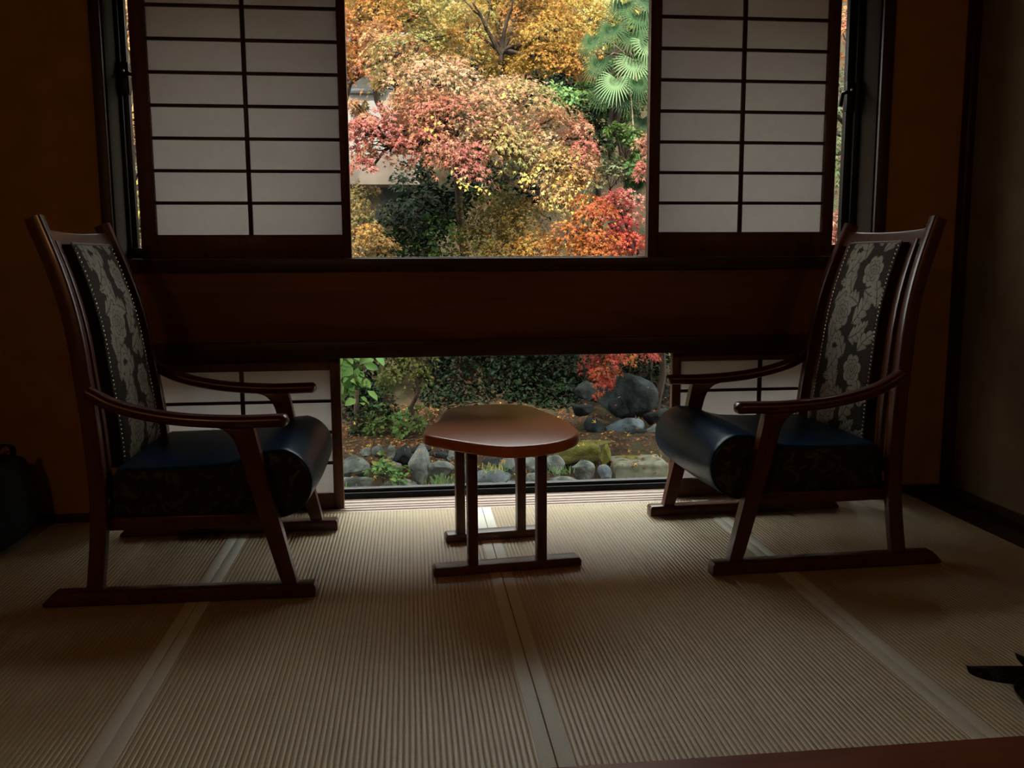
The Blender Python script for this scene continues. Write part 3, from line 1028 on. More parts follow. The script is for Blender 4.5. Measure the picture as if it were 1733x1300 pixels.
def palette(names, n):
    names = names.split('+')
    base = np.array(sum((PAL[q] for q in names), [])) * LEAF_ALBEDO
    return base[RNG.integers(0, len(base), n)]


def blob_leaves(c, r, n, pal, size, spray=.22, up=.8, per=42, droop=.5, shell=.45):
    """layered sprays of leaves through an ellipsoid"""
    ms = max(3, int(n / per))
    d = norm(RNG.normal(size=(ms, 3)))
    rad = shell + (1 - shell) * RNG.random(ms) ** .6
    cc = np.array(c) + d * np.array(r) * rad[:, None]
    nr = norm(np.array([0, 0, up]) + d * np.array([.7, .9, .45]) + RNG.normal(size=(ms, 3)) * .22)
    pb = palette(pal, ms)
    k = RNG.integers(0, ms, n)
    sp = spray * (.6 + .8 * RNG.random(ms))
    a = RNG.random(n) * 2 * PI
    q = np.sqrt(RNG.random(n)) * sp[k]
    n0 = nr[k]
    ref = np.where(np.abs(n0[:, 2:3]) > .95, np.array([[1.0, 0, 0]]), np.array([[0, 0, 1.0]]))
    u = norm(np.cross(n0, ref)); v = np.cross(n0, u)
    radial = u * np.cos(a)[:, None] + v * np.sin(a)[:, None]
    P = cc[k] + radial * q[:, None] + n0 * (RNG.normal(size=n) * .018)[:, None]
    P[:, 2] -= droop * q ** 2 / (spray + 1e-6)
    Nn = norm(n0 + RNG.normal(size=(n, 3)) * .38)
    fwd = radial + RNG.normal(size=(n, 3)) * .45 - np.array([0, 0, .25])
    sz = size * (.7 + .6 * RNG.random(n))
    col = pb[k] * .62 + palette(pal, n) * .38
    col = np.clip(col * (.86 + .28 * RNG.random((n, 1))), 0, .9)
    return P, Nn, sz, col, fwd, cc


def limb(bm, a, b, r0, r1, wob=.12, n=7):
    a = np.array(a, float); b = np.array(b, float)
    L = np.linalg.norm(b - a)
    path = []
    off = RNG.normal(size=3) * wob * L
    for i in range(n):
        k = i / (n - 1)
        path.append(tuple(a + (b - a) * k + off * math.sin(PI * k) * .5 + RNG.normal(size=3) * .02 * L * (0 < k < 1)))
    tube(bm, path, [r0 + (r1 - r0) * i / (n - 1) for i in range(n)], 7)
    return path


def tree(name, label, cat, base, fork, blobs, leaf='maple', size=.055, trunk_r=.07, group=None, material='leaf', dens=1.0, spray=.22, up=.8,
         droop=.5, extra_trunks=(), per=42):
    """blobs: (px, py, half width px, half height px, Y, palette[, depth radius])"""
    t = thing(name, label, cat, tuple(base), group=group)
    b0 = np.array(base)
    acc = [[] for _ in range(5)]
    tips = []
    for bl in blobs:
        px, py, hw, hh, Y, pal = bl[:6]
        c = at(px, py, Y)
        rx, rz = hw / pxm(Y), hh / pxm(Y)
        ry = bl[6] if len(bl) > 6 else max(.25, min(.6, (rx + rz) * .5))
        area = 4 * rx * rz + ry * rx
        n = int(dens * 2.6 * area / (size ** 2 * .55))
        out = blob_leaves(c, (rx, ry, rz), n, pal, size, spray=min(spray, max(.08, rx * .55)), up=up, droop=droop, per=per)
        for i in range(5): acc[i].append(out[i])
        tips.append((c, out[5], rx))
    P, Nn, sz, col, fwd = [np.concatenate(a) for a in acc]
    leaf_mesh('foliage', P - b0, Nn, sz, col, leaf, M[material], t, fwd)
    bm = bmesh.new()
    f = np.array(fork) - b0
    limb(bm, (0, 0, -.1), f, trunk_r, trunk_r * .7, .06)
    finish('trunk', bm, M['bark'], t)
    bm = bmesh.new()
    for c, cc, rx in tips:
        pth = limb(bm, f, c - b0, trunk_r * .5, trunk_r * .16, .10)
        for q in range(min(len(cc), 7)):
            limb(bm, pth[-2], cc[q] - b0, trunk_r * .15, .004, .12, 5)
    for a, b, r0, r1 in extra_trunks:
        limb(bm, np.array(a) - b0, np.array(b) - b0, r0, r1, .05)
    finish('branches', bm, M['bark'], t)
    return t


def gz(x, y):
    return float(np.interp(y, [p[0] for p in prof], [p[1] for p in prof]))


def base_at(px, Y, dz=0):
    p = at(px, 450, Y)
    return (p[0], Y, gz(p[0], Y) + dz)


# main drooping maple across the middle of the view
tree('maple_tree', 'drooping pink and yellow maple filling the middle of the upper window', 'tree', base_at(760, 12.4), at(770, 250, 12.2), [
    (640, 215, 50, 40, 11.0, 'pink'), (690, 95, 62, 42, 11.6, 'ygreen+salmon'), (735, 135, 75, 45, 11.4, 'mixed'), (760, 190, 80, 42, 11.1, 'pink+salmon'),
    (785, 262, 48, 34, 10.8, 'pink'), (825, 175, 62, 48, 11.3, 'mixed'), (880, 165, 62, 36, 11.4, 'yellow+mixed'), (930, 215, 66, 40, 11.1, 'mixed+salmon'),
    (985, 235, 32, 40, 10.9, 'pink+salmon'), (890, 255, 50, 36, 11.1, 'mixed+ygreen'), (945, 290, 48, 44, 10.9, 'yellow+orange'), (945, 335, 30, 30, 10.8, 'yellow'),
    (705, 175, 60, 32, 11.2, 'salmon'), (648, 246, 36, 18, 10.9, 'pink+orangered'), (614, 288, 22, 26, 10.8, 'pink'), (612, 228, 28, 26, 10.9, 'pink'), (606, 176, 20, 16, 11.0, 'brown+salmon'), (614, 200, 26, 14, 11.0, 'salmon+pink'), (650, 120, 14, 30, 11.4, 'olive+brown'), (735, 245, 40, 26, 10.9, 'salmon+pink'),
    (985, 285, 28, 34, 10.9, 'salmon'), (840, 230, 46, 28, 11.0, 'yellow'), (640, 55, 30, 28, 11.8, 'salmon')],
    size=.050, trunk_r=.07, spray=.24, dens=.85)
# orange maples high on the slope
tree('maple_tree', 'orange red maple in the top left corner of the upper window', 'tree', base_at(545, 15.2), at(590, 140, 15.0), [
    (630, 30, 60, 45, 14.2, 'orangered+orange'), (605, 100, 26, 34, 13.8, 'orangered'), (700, 20, 50, 34, 14.6, 'amber+ygreen'), (740, 55, 40, 30, 14.8, 'orange+ygreen'),
    (640, -40, 80, 40, 14.4, 'orange'), (560, 60, 50, 60, 14.0, 'orangered')],
    size=.052, trunk_r=.09, dens=.85, extra_trunks=[(at(655, 215, 14.4), at(628, 60, 14.3), .06, .03), (at(640, 150, 14.3), at(598, 60, 14.2), .035, .02)])
tree('maple_tree', 'amber orange maple with a forked trunk at the top centre', 'tree', base_at(848, 15.6), at(848, 88, 15.2), [
    (790, 45, 50, 50, 15.2, 'orange+ygreen'), (850, 110, 46, 24, 15.4, 'amber+orange'), (880, 30, 50, 45, 15.5, 'orange+brown'), (935, 55, 62, 52, 15.0, 'orange+amber'),
    (920, 98, 54, 20, 14.7, 'amber+orange'), (975, 95, 40, 40, 14.7, 'orange'), (1005, 30, 36, 40, 15.2, 'amber+gold'), (950, 10, 60, 30, 15.6, 'orange+gold'),
    (830, 0, 60, 26, 15.8, 'amber'), (1085, 90, 22, 60, 15.8, 'gold+green'), (880, -40, 90, 40, 15.6, 'orange')],
    size=.054, trunk_r=.07, dens=.85, extra_trunks=[(at(848, 92, 15.0), at(800, 5, 14.7), .045, .016), (at(850, 80, 15.0), at(868, 0, 14.7), .04, .014),
                                          (at(815, 30, 14.8), at(785, 0, 14.8), .02, .01), (at(822, 45, 14.8), at(830, 0, 14.8), .018, .01)])
# red maple low right, reaching below the board
tree('maple_tree', 'scarlet maple in the lower right of the upper window, hanging into the low window', 'tree', base_at(1120, 11.6), at(1090, 470, 11.3), [
    (1045, 350, 44, 28, 10.4, 'crimson+pink'), (1000, 355, 40, 30, 10.4, 'scarlet'), (1062, 395, 36, 34, 10.3, 'crimson'), (968, 398, 48, 32, 10.5, 'scarlet+orange'),
    (1015, 405, 46, 30, 10.3, 'scarlet'), (1010, 480, 70, 40, 10.4, 'scarlet'), (1060, 540, 60, 40, 10.3, 'scarlet+crimson'), (1018, 607, 34, 24, 10.0, 'crimson+scarlet'),
    (1020, 632, 30, 16, 10.0, 'crimson+scarlet'), (1052, 598, 36, 8, 10.1, 'crimson+scarlet'), (1095, 594, 22, 9, 10.1, 'scarlet+crimson'), (1130, 480, 60, 70, 10.6, 'crimson')],
    size=.044, trunk_r=.05, spray=.16, dens=.9)
# russet and olive
tree('maple_tree', 'small olive and rust maple left of the scarlet maple', 'tree', base_at(860, 12.4), at(865, 470, 12.2), [
    (840, 345, 56, 34, 11.7, 'olive'), (890, 375, 56, 40, 11.4, 'olive+rust'), (810, 400, 46, 30, 11.5, 'olive'), (905, 415, 52, 26, 11.2, 'rust+orange'),
    (850, 420, 50, 24, 11.3, 'olive+rust'), (880, 480, 70, 40, 11.6, 'olive')], size=.044, trunk_r=.05, dens=.9)
tree('russet_shrub', 'brownish russet shrub in the lower left corner of the upper window', 'shrub', base_at(600, 11.6), at(612, 470, 11.4), [
    (612, 345, 30, 40, 11.3, 'brown+ygreen'), (615, 395, 34, 26, 11.0, 'brown+orange'), (640, 415, 30, 18, 10.8, 'rust+brown'), (590, 440, 40, 30, 11.0, 'brown')],
    size=.042, trunk_r=.035, dens=.9)
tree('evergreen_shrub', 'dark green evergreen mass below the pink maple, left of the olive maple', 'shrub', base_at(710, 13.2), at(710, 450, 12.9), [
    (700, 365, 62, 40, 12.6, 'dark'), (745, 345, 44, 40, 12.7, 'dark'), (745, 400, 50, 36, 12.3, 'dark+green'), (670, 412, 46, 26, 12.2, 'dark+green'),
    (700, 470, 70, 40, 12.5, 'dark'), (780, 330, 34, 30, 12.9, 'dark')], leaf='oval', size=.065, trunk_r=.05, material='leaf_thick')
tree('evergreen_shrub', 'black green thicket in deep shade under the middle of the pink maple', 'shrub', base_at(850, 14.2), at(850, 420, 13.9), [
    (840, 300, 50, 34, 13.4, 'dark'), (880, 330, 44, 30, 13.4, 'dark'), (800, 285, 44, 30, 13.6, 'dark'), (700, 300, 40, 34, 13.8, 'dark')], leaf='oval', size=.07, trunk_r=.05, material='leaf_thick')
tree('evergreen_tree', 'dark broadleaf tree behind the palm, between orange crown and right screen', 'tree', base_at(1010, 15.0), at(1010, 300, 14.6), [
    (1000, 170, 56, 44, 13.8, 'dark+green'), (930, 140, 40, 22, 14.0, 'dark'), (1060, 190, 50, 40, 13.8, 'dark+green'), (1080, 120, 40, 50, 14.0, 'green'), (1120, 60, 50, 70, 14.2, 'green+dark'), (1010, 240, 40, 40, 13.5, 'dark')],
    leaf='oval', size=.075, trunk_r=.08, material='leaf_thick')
tree('green_shrub', 'grey green leafy shrub under the palm beside the right screen', 'shrub', base_at(1060, 12.8), at(1055, 440, 12.6), [
    (1052, 235, 30, 30, 12.0, 'green'), (1070, 270, 26, 30, 11.9, 'green+bright'), (1035, 292, 34, 28, 11.9, 'greygreen+brown'), (1080, 310, 20, 24, 11.8, 'greygreen'), (1030, 265, 20, 20, 12.0, 'greygreen')],
    leaf='oval', size=.060, trunk_r=.03)
tree('pink_shrub', 'sprig of pale pink leaves against the right screen, over the grey green shrub', 'shrub', base_at(1112, 12.2), at(1104, 330, 12.0), [
    (1088, 236, 12, 12, 11.5, 'pink'), (1082, 285, 16, 7, 11.4, 'pink'), (1100, 260, 14, 20, 11.6, 'pink')], size=.05, trunk_r=.02, spray=.12)
tree('green_shrub', 'pale green sprig in front of the dark tree, left of the palm fronds', 'shrub', base_at(985, 13.6), at(965, 200, 13.3), [
    (930, 150, 24, 8, 13.0, 'bright'), (955, 160, 18, 8, 13.0, 'bright')], leaf='oval', size=.075, trunk_r=.02, spray=.1)

# yellow vine hanging from the maple
vn = thing('yellow_vine', 'hanging vine with heart shaped yellow leaves over the maple', 'vine', tuple(at(960, 250, 10.6)))
v0 = np.array(vn.location)
Pl = []
bm = bmesh.new()
for pts_ in ([(765, 285), (775, 303), (790, 312), (806, 318), (826, 316)], [(930, 285), (915, 292), (905, 300), (890, 305), (880, 312)],
             [(940, 270), (930, 320), (935, 345), (945, 360)], [(960, 300), (968, 350), (962, 400), (958, 430)], [(985, 330), (995, 380), (985, 415), (990, 435)],
             [(1000, 340), (1020, 360), (1040, 380)], [(800, 200), (815, 215), (840, 220)], [(735, 190), (738, 210), (730, 225)], [(1000, 300), (985, 345), (1000, 400), (1004, 430)],
             [(880, 140), (860, 150), (850, 175)], [(930, 290), (915, 325), (932, 350)]):
    pth = catmull([at(a, b, 10.42) - v0 for a, b in pts_], 6)
    tube(bm, [tuple(p) for p in pth], .004, 5)
    for i in range(len(pth)):
        if RNG.random() < .5:
            Pl.append(pth[i] + RNG.normal(size=3) * np.array((.03, .05, .03)))
        if RNG.random() < .4:
            Pl.append(pth[i] + RNG.normal(size=3) * np.array((.05, .05, .04)))
finish('vine_stem', bm, M['stem'], vn)
Pl = np.array(Pl)
leaf_mesh('foliage', Pl, norm(np.array([0, -1.0, .7]) + RNG.normal(size=(len(Pl), 3)) * .35), .040 * (.6 + .6 * RNG.random(len(Pl))), palette('gold', len(Pl)), 'heart',
          M['leaf'], vn, np.array([0, 0, -1.0]) + RNG.normal(size=(len(Pl), 3)) * .4)

# ---- fan palm
pm_b = np.array(base_at(1068, 13.2))
pm = thing('fan_palm', 'green fan palm in the upper right of the window, beside the right screen', 'palm', tuple(pm_b))
top_ = at(1062, 95, 13.1) - pm_b
bm = bmesh.new()
limb(bm, (0, 0, -.1), top_, .11, .085, .02, 12)
finish('trunk', bm, M['bark'], pm)
crown = [(1074, 118, 12.5, 46, 0.1), (1030, 62, 12.6, 44, .9), (1085, 40, 12.6, 46, -.2), (1050, 20, 12.9, 44, .6), (1040, 150, 12.6, 44, .5), (1082, 150, 12.3, 34, -.4),
         (1010, 118, 12.9, 40, .9), (1060, 175, 12.7, 40, .2), (1100, 90, 12.5, 46, -.7), (1100, 15, 12.7, 50, -.5), (1070, 70, 12.5, 40, .1), (1020, 165, 13.0, 40, .7),
         (1040, -15, 13.0, 48, .3), (1090, 215, 12.7, 36, -.3), (1000, 80, 13.1, 40, .9), (1078, 320, 11.9, 26, .2)]
for i, (px_, py_, Y_, r_, sk) in enumerate(crown):
    c = at(px_, py_, Y_) - pm_b
    R_ = r_ / pxm(Y_) * 1.0
    hang = Vector((c[0] - top_[0], c[1] - top_[1], c[2] - top_[2] - .25)).normalized()
    out = Vector((hang.x * .6 - sk * .4, -.75, hang.z * .2 + .45)).normalized()
    ax = Vector((-sk * .5, -.15, -1)).normalized()
    ax = (ax - out * ax.dot(out)).normalized()
    sd = out.cross(ax)
    bm = bmesh.new()
    nb = 26
    for b in range(nb):
        a = (b - (nb - 1) / 2) / ((nb - 1) / 2) * 2.1
        d = ax * math.cos(a) + sd * math.sin(a)
        w = sd * math.cos(a) - ax * math.sin(a)
        L = R_ * (1 - .18 * abs(a) / 2.1) * random.uniform(.92, 1.05)
        c0 = Vector(c) - ax * R_ * .35
        prev = None
        for k in range(5):
            q = k / 4
            ww = R_ * .040 * (1 - q) ** .8 * (.5 + q * 1.2) + .001
            ctr = c0 + d * (L * q) - Vector((0, 0, 1)) * (.16 * L * q ** 3) + out * .03 * q
            cur = [bm.verts.new(ctr - w * ww + out * .010 * (1 - q)), bm.verts.new(ctr), bm.verts.new(ctr + w * ww + out * .010 * (1 - q))]
            if prev:
                bm.faces.new((prev[0], prev[1], cur[1], cur[0])); bm.faces.new((prev[1], prev[2], cur[2], cur[1]))
            prev = cur
    fo = finish('frond', bm, M['leaf_thick'], pm, angle=80)
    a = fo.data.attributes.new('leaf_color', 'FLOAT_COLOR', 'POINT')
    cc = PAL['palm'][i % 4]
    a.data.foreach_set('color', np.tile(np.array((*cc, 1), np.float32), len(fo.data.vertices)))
    bm = bmesh.new()
    tube(bm, [tuple(top_), tuple(np.array(top_) * .5 + np.array(c0) * .5 + np.array((0, 0, .08))), tuple(c0)], [.012, .009, .006], 6)
    finish('stalk', bm, M['stem'], pm)

# ---- house on the slope behind the trees, left
hb = np.array(at(560, 450, 16.6)); hb[2] = 1.0
hs = thing('house', 'white rendered house glimpsed behind the maples at the left', 'house', tuple(hb))


def hpx(name, px0, px1, py0, py1, Y, depth, mm, parent, bevel=.01):
    a = at(px0, py1, Y) - hb; b = at(px1, py0, Y) - hb
    return box(name, a[0], b[0], a[1], a[1] + depth, a[2], b[2], mm, parent, bevel)


hpx('wall', 520, 660, 70, 430, 16.6, 1.8, M['house_white'], hs)
hpx('balcony', 540, 710, 262, 312, 15.7, .9, M['house_beige'], hs)
wn = hpx('window', 600, 702, 316, 430, 16.4, .15, M['house_dark'], hs)
hpx('window', 590, 650, 150, 158, 16.5, .1, M['house_dark'], hs)
hpx('roof', 500, 690, 55, 72, 15.9, 2.7, M['roof_tile'], hs)

# ---- far trees closing the view, and beside the screens
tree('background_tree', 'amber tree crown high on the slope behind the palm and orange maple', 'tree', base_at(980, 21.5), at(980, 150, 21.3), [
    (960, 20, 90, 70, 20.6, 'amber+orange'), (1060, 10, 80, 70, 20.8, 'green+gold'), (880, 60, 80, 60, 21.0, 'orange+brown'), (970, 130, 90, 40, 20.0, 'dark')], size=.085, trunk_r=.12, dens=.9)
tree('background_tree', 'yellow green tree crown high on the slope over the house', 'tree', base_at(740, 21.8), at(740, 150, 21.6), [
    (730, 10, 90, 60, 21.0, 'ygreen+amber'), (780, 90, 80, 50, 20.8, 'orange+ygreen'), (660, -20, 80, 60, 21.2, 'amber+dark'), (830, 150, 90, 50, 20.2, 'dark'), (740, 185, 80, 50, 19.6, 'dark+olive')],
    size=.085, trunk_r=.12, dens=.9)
tree('maple_tree', 'pink and green tree seen through the slit right of the right screen', 'tree', base_at(1470, 11.5), at(1460, 250, 11.3), [
    (1430, 40, 60, 60, 11.0, 'pink+orange'), (1425, 180, 60, 70, 11.2, 'greygreen'), (1425, 285, 60, 50, 11.0, 'greygreen+green'), (1420, 390, 60, 50, 10.8, 'pink'), (1330, 120, 60, 80, 11.4, 'orange'), (1250, 250, 80, 90, 11.6, 'green+amber'), (1190, 120, 70, 90, 12.0, 'amber+green')],
    size=.07, trunk_r=.07, dens=.7)
tree('maple_tree', 'pink and pale green tree seen through the slit left of the left screen', 'tree', base_at(230, 11.5), at(230, 250, 11.3), [
    (205, 40, 50, 60, 11.0, 'salmon+yellow'), (215, 170, 50, 60, 11.0, 'yellow+pink'), (235, 300, 50, 60, 11.0, 'gold+greygreen'), (240, 390, 50, 50, 11.0, 'greygreen+yellow'), (530, 90, 70, 70, 12.6, 'orangered+amber'), (525, 220, 60, 70, 12.4, 'pink+salmon'), (520, 350, 70, 70, 12.2, 'olive+brown'), (350, 150, 80, 100, 11.6, 'orange'), (460, 250, 80, 100, 11.4, 'amber+pink')],
    size=.07, trunk_r=.07, dens=.7)

# ---- shrubs in the low window
tree('broadleaf_shrub', 'shrub with large glossy green leaves in the top left of the low window', 'shrub', base_at(560, 9.9), at(560, 640, 9.8), [
    (600, 612, 28, 14, 9.5, 'bright+green'), (588, 648, 16, 24, 9.4, 'bright'), (606, 660, 18, 14, 9.4, 'bright+green'), (560, 600, 40, 50, 9.6, 'bright'), (590, 570, 50, 30, 9.7, 'bright')],
    leaf='oval', size=.125, trunk_r=.02, material='leaf_thick', spray=.2, up=.6, dens=1.1, per=14)
tree('conifer_shrub', 'olive conifer sprays at the top of the low window, beside the glossy shrub', 'shrub', base_at(690, 11.0), at(690, 560, 10.8), [
    (665, 612, 26, 26, 10.2, 'conifer'), (700, 602, 30, 14, 10.2, 'conifer+green'), (714, 622, 14, 9, 10.1, 'conifer'), (660, 634, 18, 14, 10.2, 'conifer'), (690, 560, 60, 34, 10.4, 'conifer')],
    leaf='oval', size=.050, trunk_r=.03, spray=.13, up=.3, droop=1.2)
tree('green_shrub', 'leafy green shrub on the bank above the stones, left of the table', 'shrub', base_at(680, 11.6), at(680, 735, 11.4), [
    (650, 722, 30, 18, 11.1, 'green'), (690, 718, 32, 24, 11.0, 'bright+green'), (706, 700, 14, 22, 11.0, 'conifer+bright'), (615, 735, 26, 14, 11.2, 'green+dark'), (640, 700, 40, 18, 11.4, 'green+dark')],
    leaf='oval', size=.060, trunk_r=.015, spray=.13)
tree('green_shrub', 'pale green plant growing in front of the bank stones, left of the table', 'plant', tuple(at(648, 832, 9.45)), at(648, 815, 9.45), [
    (640, 800, 20, 16, 9.4, 'bright+greygreen'), (660, 808, 20, 14, 9.4, 'bright'), (646, 778, 10, 12, 9.45, 'gold+bright'), (680, 800, 10, 10, 9.45, 'bright')],
    leaf='oval', size=.058, trunk_r=.006, spray=.09)
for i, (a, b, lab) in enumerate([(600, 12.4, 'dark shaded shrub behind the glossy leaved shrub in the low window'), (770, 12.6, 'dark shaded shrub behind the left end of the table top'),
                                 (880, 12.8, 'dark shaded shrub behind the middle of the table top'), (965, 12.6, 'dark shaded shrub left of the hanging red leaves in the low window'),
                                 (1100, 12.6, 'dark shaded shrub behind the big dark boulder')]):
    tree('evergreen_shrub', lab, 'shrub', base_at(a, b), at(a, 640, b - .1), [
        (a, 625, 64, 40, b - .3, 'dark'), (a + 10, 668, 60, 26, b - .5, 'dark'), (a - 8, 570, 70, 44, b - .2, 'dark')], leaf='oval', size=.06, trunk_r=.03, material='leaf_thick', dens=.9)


# ---- stones of the bank
def stone(px, py, w, h, Y, material, label, name='stone', group='stones of the bank beyond the low window', flat=0.35, tilt=0.0, depth=None, cat='stone', seed=None):
    c = at(px, py, Y)
    sx, sz = w / 2 / pxm(Y), h / 2 / pxm(Y)
    sy = depth or max(.12, .7 * (sx + sz) / 1.6)
    seed = seed if seed is not None else int(px * 7 + py * 3)
    rr = random.Random(seed)
    bm = bmesh.new()
    bmesh.ops.create_icosphere(bm, subdivisions=4, radius=1)
    planes = []
    for k in range(11):
        v = Vector((rr.gauss(0, 1), rr.gauss(0, 1), rr.gauss(0, 1))).normalized()
        planes.append((v, rr.uniform(.50, .88)))
    o3 = Vector((rr.uniform(0, 50), rr.uniform(0, 50), rr.uniform(0, 50)))
    for v in bm.verts:
        p = v.co.copy()
        for nrm, dd in planes:
            e = p.dot(nrm) - dd
            if e > 0: p -= nrm * e * .92
        p *= 1 + .10 * noise.noise(p * 1.6 + o3) + .05 * noise.noise(p * 5 + o3)
        v.co = Vector((p.x * sx * 1.22, p.y * sy, p.z * sz * 1.2))
    if tilt:
        bmesh.ops.rotate(bm, cent=(0, 0, 0), matrix=Matrix.Rotation(tilt, 3, 'Y'), verts=bm.verts[:])
    zmin = min(v.co.z for v in bm.verts)
    for v in bm.verts: v.co.z -= zmin
    ob = finish(name, bm, material, angle=35)
    ob.location = (c[0], c[1], c[2] + zmin)
    tag(ob, label, cat, group)
    return ob


R1, RD, RB, MS = M['rock'], M['rock_dark'], M['rock_blue'], M['moss']
stone(598, 792, 50, 36, 9.62, R1, 'grey boulder at the left end of the bank, beside the window stile')
stone(604, 822, 60, 34, 9.40, R1, 'wide flat stone at the lower left corner of the low window')
stone(620, 766, 16, 15, 9.95, R1, 'smallest round stone at the left end of the upper course')
stone(641, 765, 20, 24, 9.92, R1, 'blunt upright stone second from the left in the upper course')
stone(661, 766, 16, 26, 9.90, R1, 'egg shaped upright stone third from the left in the upper course')
stone(684, 772, 30, 36, 9.82, RD, 'round dark stone left of the tall leaning stone')
stone(709, 792, 32, 72, 9.60, R1, 'tall leaning pale stone left of the table legs', tilt=.18)
stone(658, 794, 40, 34, 9.66, R1, 'grey stone behind the pale green plant')
stone(668, 826, 76, 26, 9.42, R1, 'low slab under the pale green plant')
stone(712, 762, 30, 12, 9.95, RD, 'thin dark stone lying on the litter at the left edge of the table top')
stone(748, 794, 54, 32, 9.60, R1, 'broad grey stone left of the table legs, right of the tall leaning stone')
stone(744, 768, 34, 18, 9.85, RD, 'dark flat stone tucked under the left rim of the table top')
stone(766, 772, 26, 16, 9.82, R1, 'grey stone behind the top of the far left table leg')
stone(788, 800, 30, 34, 9.62, R1, 'grey stone seen between the two left table legs')
stone(786, 828, 50, 18, 9.42, R1, 'flat bottom stone behind the left table legs')
stone(833, 812, 60, 34, 9.55, RB, 'pale blue grey boulder framed between the table legs')
stone(862, 790, 26, 34, 9.62, R1, 'stone touching the left side of the far right table leg')
stone(836, 782, 36, 16, 9.85, RD, 'dark stone in the gap right below the table top')
stone(868, 822, 26, 26, 9.45, R1, 'stone low beside the far right table leg')
stone(899, 788, 22, 28, 9.62, R1, 'stone in the upper gap between the two right table legs')
stone(901, 814, 26, 24, 9.50, R1, 'stone in the lower gap between the two right table legs')
stone(938, 790, 30, 36, 9.65, R1, 'stone just right of the near right table leg')
stone(952, 816, 50, 26, 9.45, R1, 'long low stone right of the table legs')
stone(985, 796, 40, 32, 9.62, R1, 'rough stone between the table and the bluish stone')
stone(1022, 802, 22, 28, 9.55, RB, 'small bluish upright stone left of the concrete block')
stone(1000, 824, 50, 18, 9.40, R1, 'low stone in front of the bluish upright stone')
stone(1058, 722, 56, 36, 10.9, RB, 'blue grey boulder at the foot of the big dark boulder')
stone(1078, 738, 50, 22, 10.75, RD, 'low dark rock in front of the blue grey boulder')
stone(1062, 672, 92, 72, 11.3, RD, 'big dark boulder under the hanging red leaves', name='boulder', tilt=.2, cat='boulder')
stone(1048, 690, 34, 34, 11.0, RD, 'dark wedge shaped rock leaning on the big dark boulder')
stone(996, 664, 40, 32, 11.4, RD, 'dark rounded rock left of the big dark boulder')
stone(986, 694, 34, 24, 11.1, RD, 'dark rock low at the right of the table top')
stone(1006, 722, 34, 30, 10.9, RD, 'brown black rock between table top and blue grey boulder')
stone(1112, 706, 44, 30, 11.0, RD, 'dark rock at the right end of the bank by the window stile')
stone(1104, 732, 40, 22, 10.8, R1, 'flat rock half behind the right armchair seat roll')
stone(960, 728, 30, 22, 10.9, RD, 'dark rock just behind the right tip of the table top')
# concrete edge and mossy ledges at the right
def rough_block(L, D, Hh, mm, seed):
    bm = bmesh.new()
    add_box(bm, 0, L, 0, D, 0, Hh, .03, 2)
    bmesh.ops.subdivide_edges(bm, edges=[e for e in bm.edges if e.calc_length() > .12], cuts=9, use_grid_fill=True)
    o3 = Vector((seed, seed * 2.3, 1))
    bm.normal_update()
    for v in bm.verts:
        v.co += v.normal * (.030 * noise.noise(v.co * 5 + o3) + .014 * noise.noise(v.co * 17 + o3))
    return finish('concrete_block', bm, mm, angle=50)


cb = rough_block(.62, .5, .26, M['concrete'], 3)
p = at(1040, 826, 9.5); cb.location = (p[0], p[1], p[2])
tag(cb, 'weathered concrete block in the bank at the lower right of the low window', 'block')
ml = stone(1082, 783, 92, 26, 9.85, MS, 'long moss covered ledge stone over the concrete block', name='mossy_stone', group=None)
stone(1000, 756, 110, 20, 10.35, MS, 'mossy earth hump right of the table, under the dark rocks', name='mossy_stone', group=None)
stone(1024, 772, 16, 40, 9.75, MS, 'upright mossy stone left of the long mossy ledge', name='mossy_stone', group=None)
cb2 = rough_block(.48, .35, .20, M['moss'], 9)
p = at(944, 786, 9.9); cb2.location = (p[0], p[1], p[2])
tag(cb2, 'dull brown mossy ledge right of the table top, over the stones', 'block')

# small plants between stones
def tuft(label, px, py, Y, n, L, pal, name='grass_tuft', spread=.08):
    b = at(px, py, Y)
    P = np.tile(np.zeros(3), (n, 1)) + RNG.normal(size=(n, 3)) * np.array((spread, .05, .012))
    fw = norm(np.array([0, -.15, 1.0]) + RNG.normal(size=(n, 3)) * .35)
    Nn = norm(np.array([0, -1.0, .2]) + RNG.normal(size=(n, 3)) * .4)
    ob = leaf_mesh(name, P, Nn, L * (.6 + .6 * RNG.random(n)), palette(pal, n), 'needle', M['leaf'], None, fw)
    ob.location = tuple(b)
    tag(ob, label, 'grass')
    return ob


tuft('grass tuft beside the far left table leg on the bank', 748, 832, 9.3, 90, .16, 'bright+greygreen')
tuft('short green tuft growing over the pale boulder between the table legs', 838, 797, 9.45, 60, .07, 'bright+gold')
tuft('short green tuft low between the stones at the right of the table', 946, 800, 9.4, 50, .07, 'green+bright')
tuft('thin grass at the lower left corner of the low window', 586, 838, 9.2, 60, .10, 'bright+green')

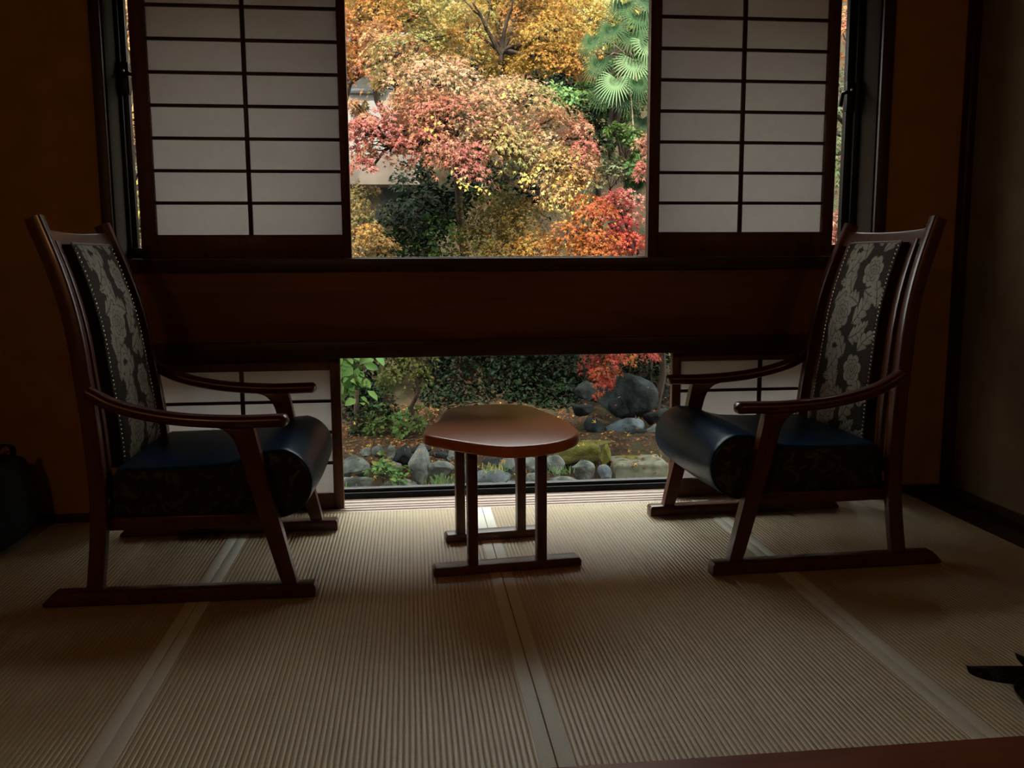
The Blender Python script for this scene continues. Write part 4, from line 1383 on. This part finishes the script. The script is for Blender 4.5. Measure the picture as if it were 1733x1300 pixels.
# fallen leaves: nobody could count them
n = 15000
xs_ = RNG.uniform(-2.2, 4.6, n); ys_ = RNG.uniform(9.2, 12.2, n)
deps = bpy.context.evaluated_depsgraph_get()
P = []
for x, y in zip(xs_, ys_):
    hit, loc, nr_, *_ = S.ray_cast(deps, Vector((x, y, -.35)), Vector((0, 0, -1)))
    ob_ = _[1]
    if not hit or loc.z > -.5 or abs(nr_.z) < .25 or 'foliage' in ob_.name or 'branch' in ob_.name:
        continue
    if nr_.z < 0: nr_ = -nr_
    if RNG.random() < ((1 if x < .5 else .4) if ob_.name.startswith('ground') else .14):
        P.append((loc.x, loc.y, loc.z + .006, nr_.x, nr_.y, nr_.z))
P = np.array(P)
lv = leaf_mesh('fallen_leaves', P[:, :3], norm(P[:, 3:] + RNG.normal(size=(len(P), 3)) * .35), .05 * (.6 + .6 * RNG.random(len(P))), palette('litter', len(P)), 'maple', M['leaf'], None)
tag(lv, 'brown and gold fallen leaves strewn over the bank', 'leaves', kind='stuff')

# ================================================================ LIGHT
wd = bpy.data.worlds.new('world'); S.world = wd; wd.use_nodes = True
nt = wd.node_tree
bgn = nt.nodes['Background']
tcw = nt.nodes.new('ShaderNodeTexCoord'); sep = nt.nodes.new('ShaderNodeSeparateXYZ')
rmp = nt.nodes.new('ShaderNodeValToRGB')
rmp.color_ramp.elements[0].position = 0.0; rmp.color_ramp.elements[0].color = (.86, .90, .88, 1)
rmp.color_ramp.elements[1].position = 0.8; rmp.color_ramp.elements[1].color = (.92, .96, .95, 1)
nt.links.new(tcw.outputs['Generated'], sep.inputs[0]); nt.links.new(sep.outputs['Z'], rmp.inputs['Fac'])
nt.links.new(rmp.outputs['Color'], bgn.inputs['Color'])
bgn.inputs['Strength'].default_value = 8.5

sun = bpy.data.lights.new('sun', 'SUN'); sun.energy = 20; sun.angle = math.radians(3); sun.color = (1, .95, .86)
so = bpy.data.objects.new('sun', sun); COL.objects.link(so)
so.rotation_euler = Vector((.28, .80, -.86)).to_track_quat('-Z', 'Y').to_euler()
so.location = (0, -2, 12)

# added warm fill lights for the unseen room lamp, both behind the camera
for x_, s_ in ((-1.45, 1), (2.16, -1)):
    la = bpy.data.lights.new('wall_lamp', 'AREA'); la.energy = 3.8 if s_ > 0 else 2.3; la.size = .18; la.color = (1.0, .47, .17)
    lo = bpy.data.objects.new('wall_lamp', la); COL.objects.link(lo)
    lo.location = (x_, -.1 if s_ < 0 else -.5, 1.95)
    lo.rotation_euler = Vector((.35 * s_, .8, -.45)).to_track_quat('-Z', 'Y').to_euler()

S.view_settings.view_transform = 'Standard'
S.view_settings.look = 'None'
S.view_settings.gamma = 1
S.view_settings.use_curve_mapping = False
S.view_settings.exposure = 0.0
S.cycles.use_denoising = True
S.cycles.max_bounces = 10
S.cycles.diffuse_bounces = 5
S.cycles.transparent_max_bounces = 12
S.cycles.sample_clamp_indirect = 4.0
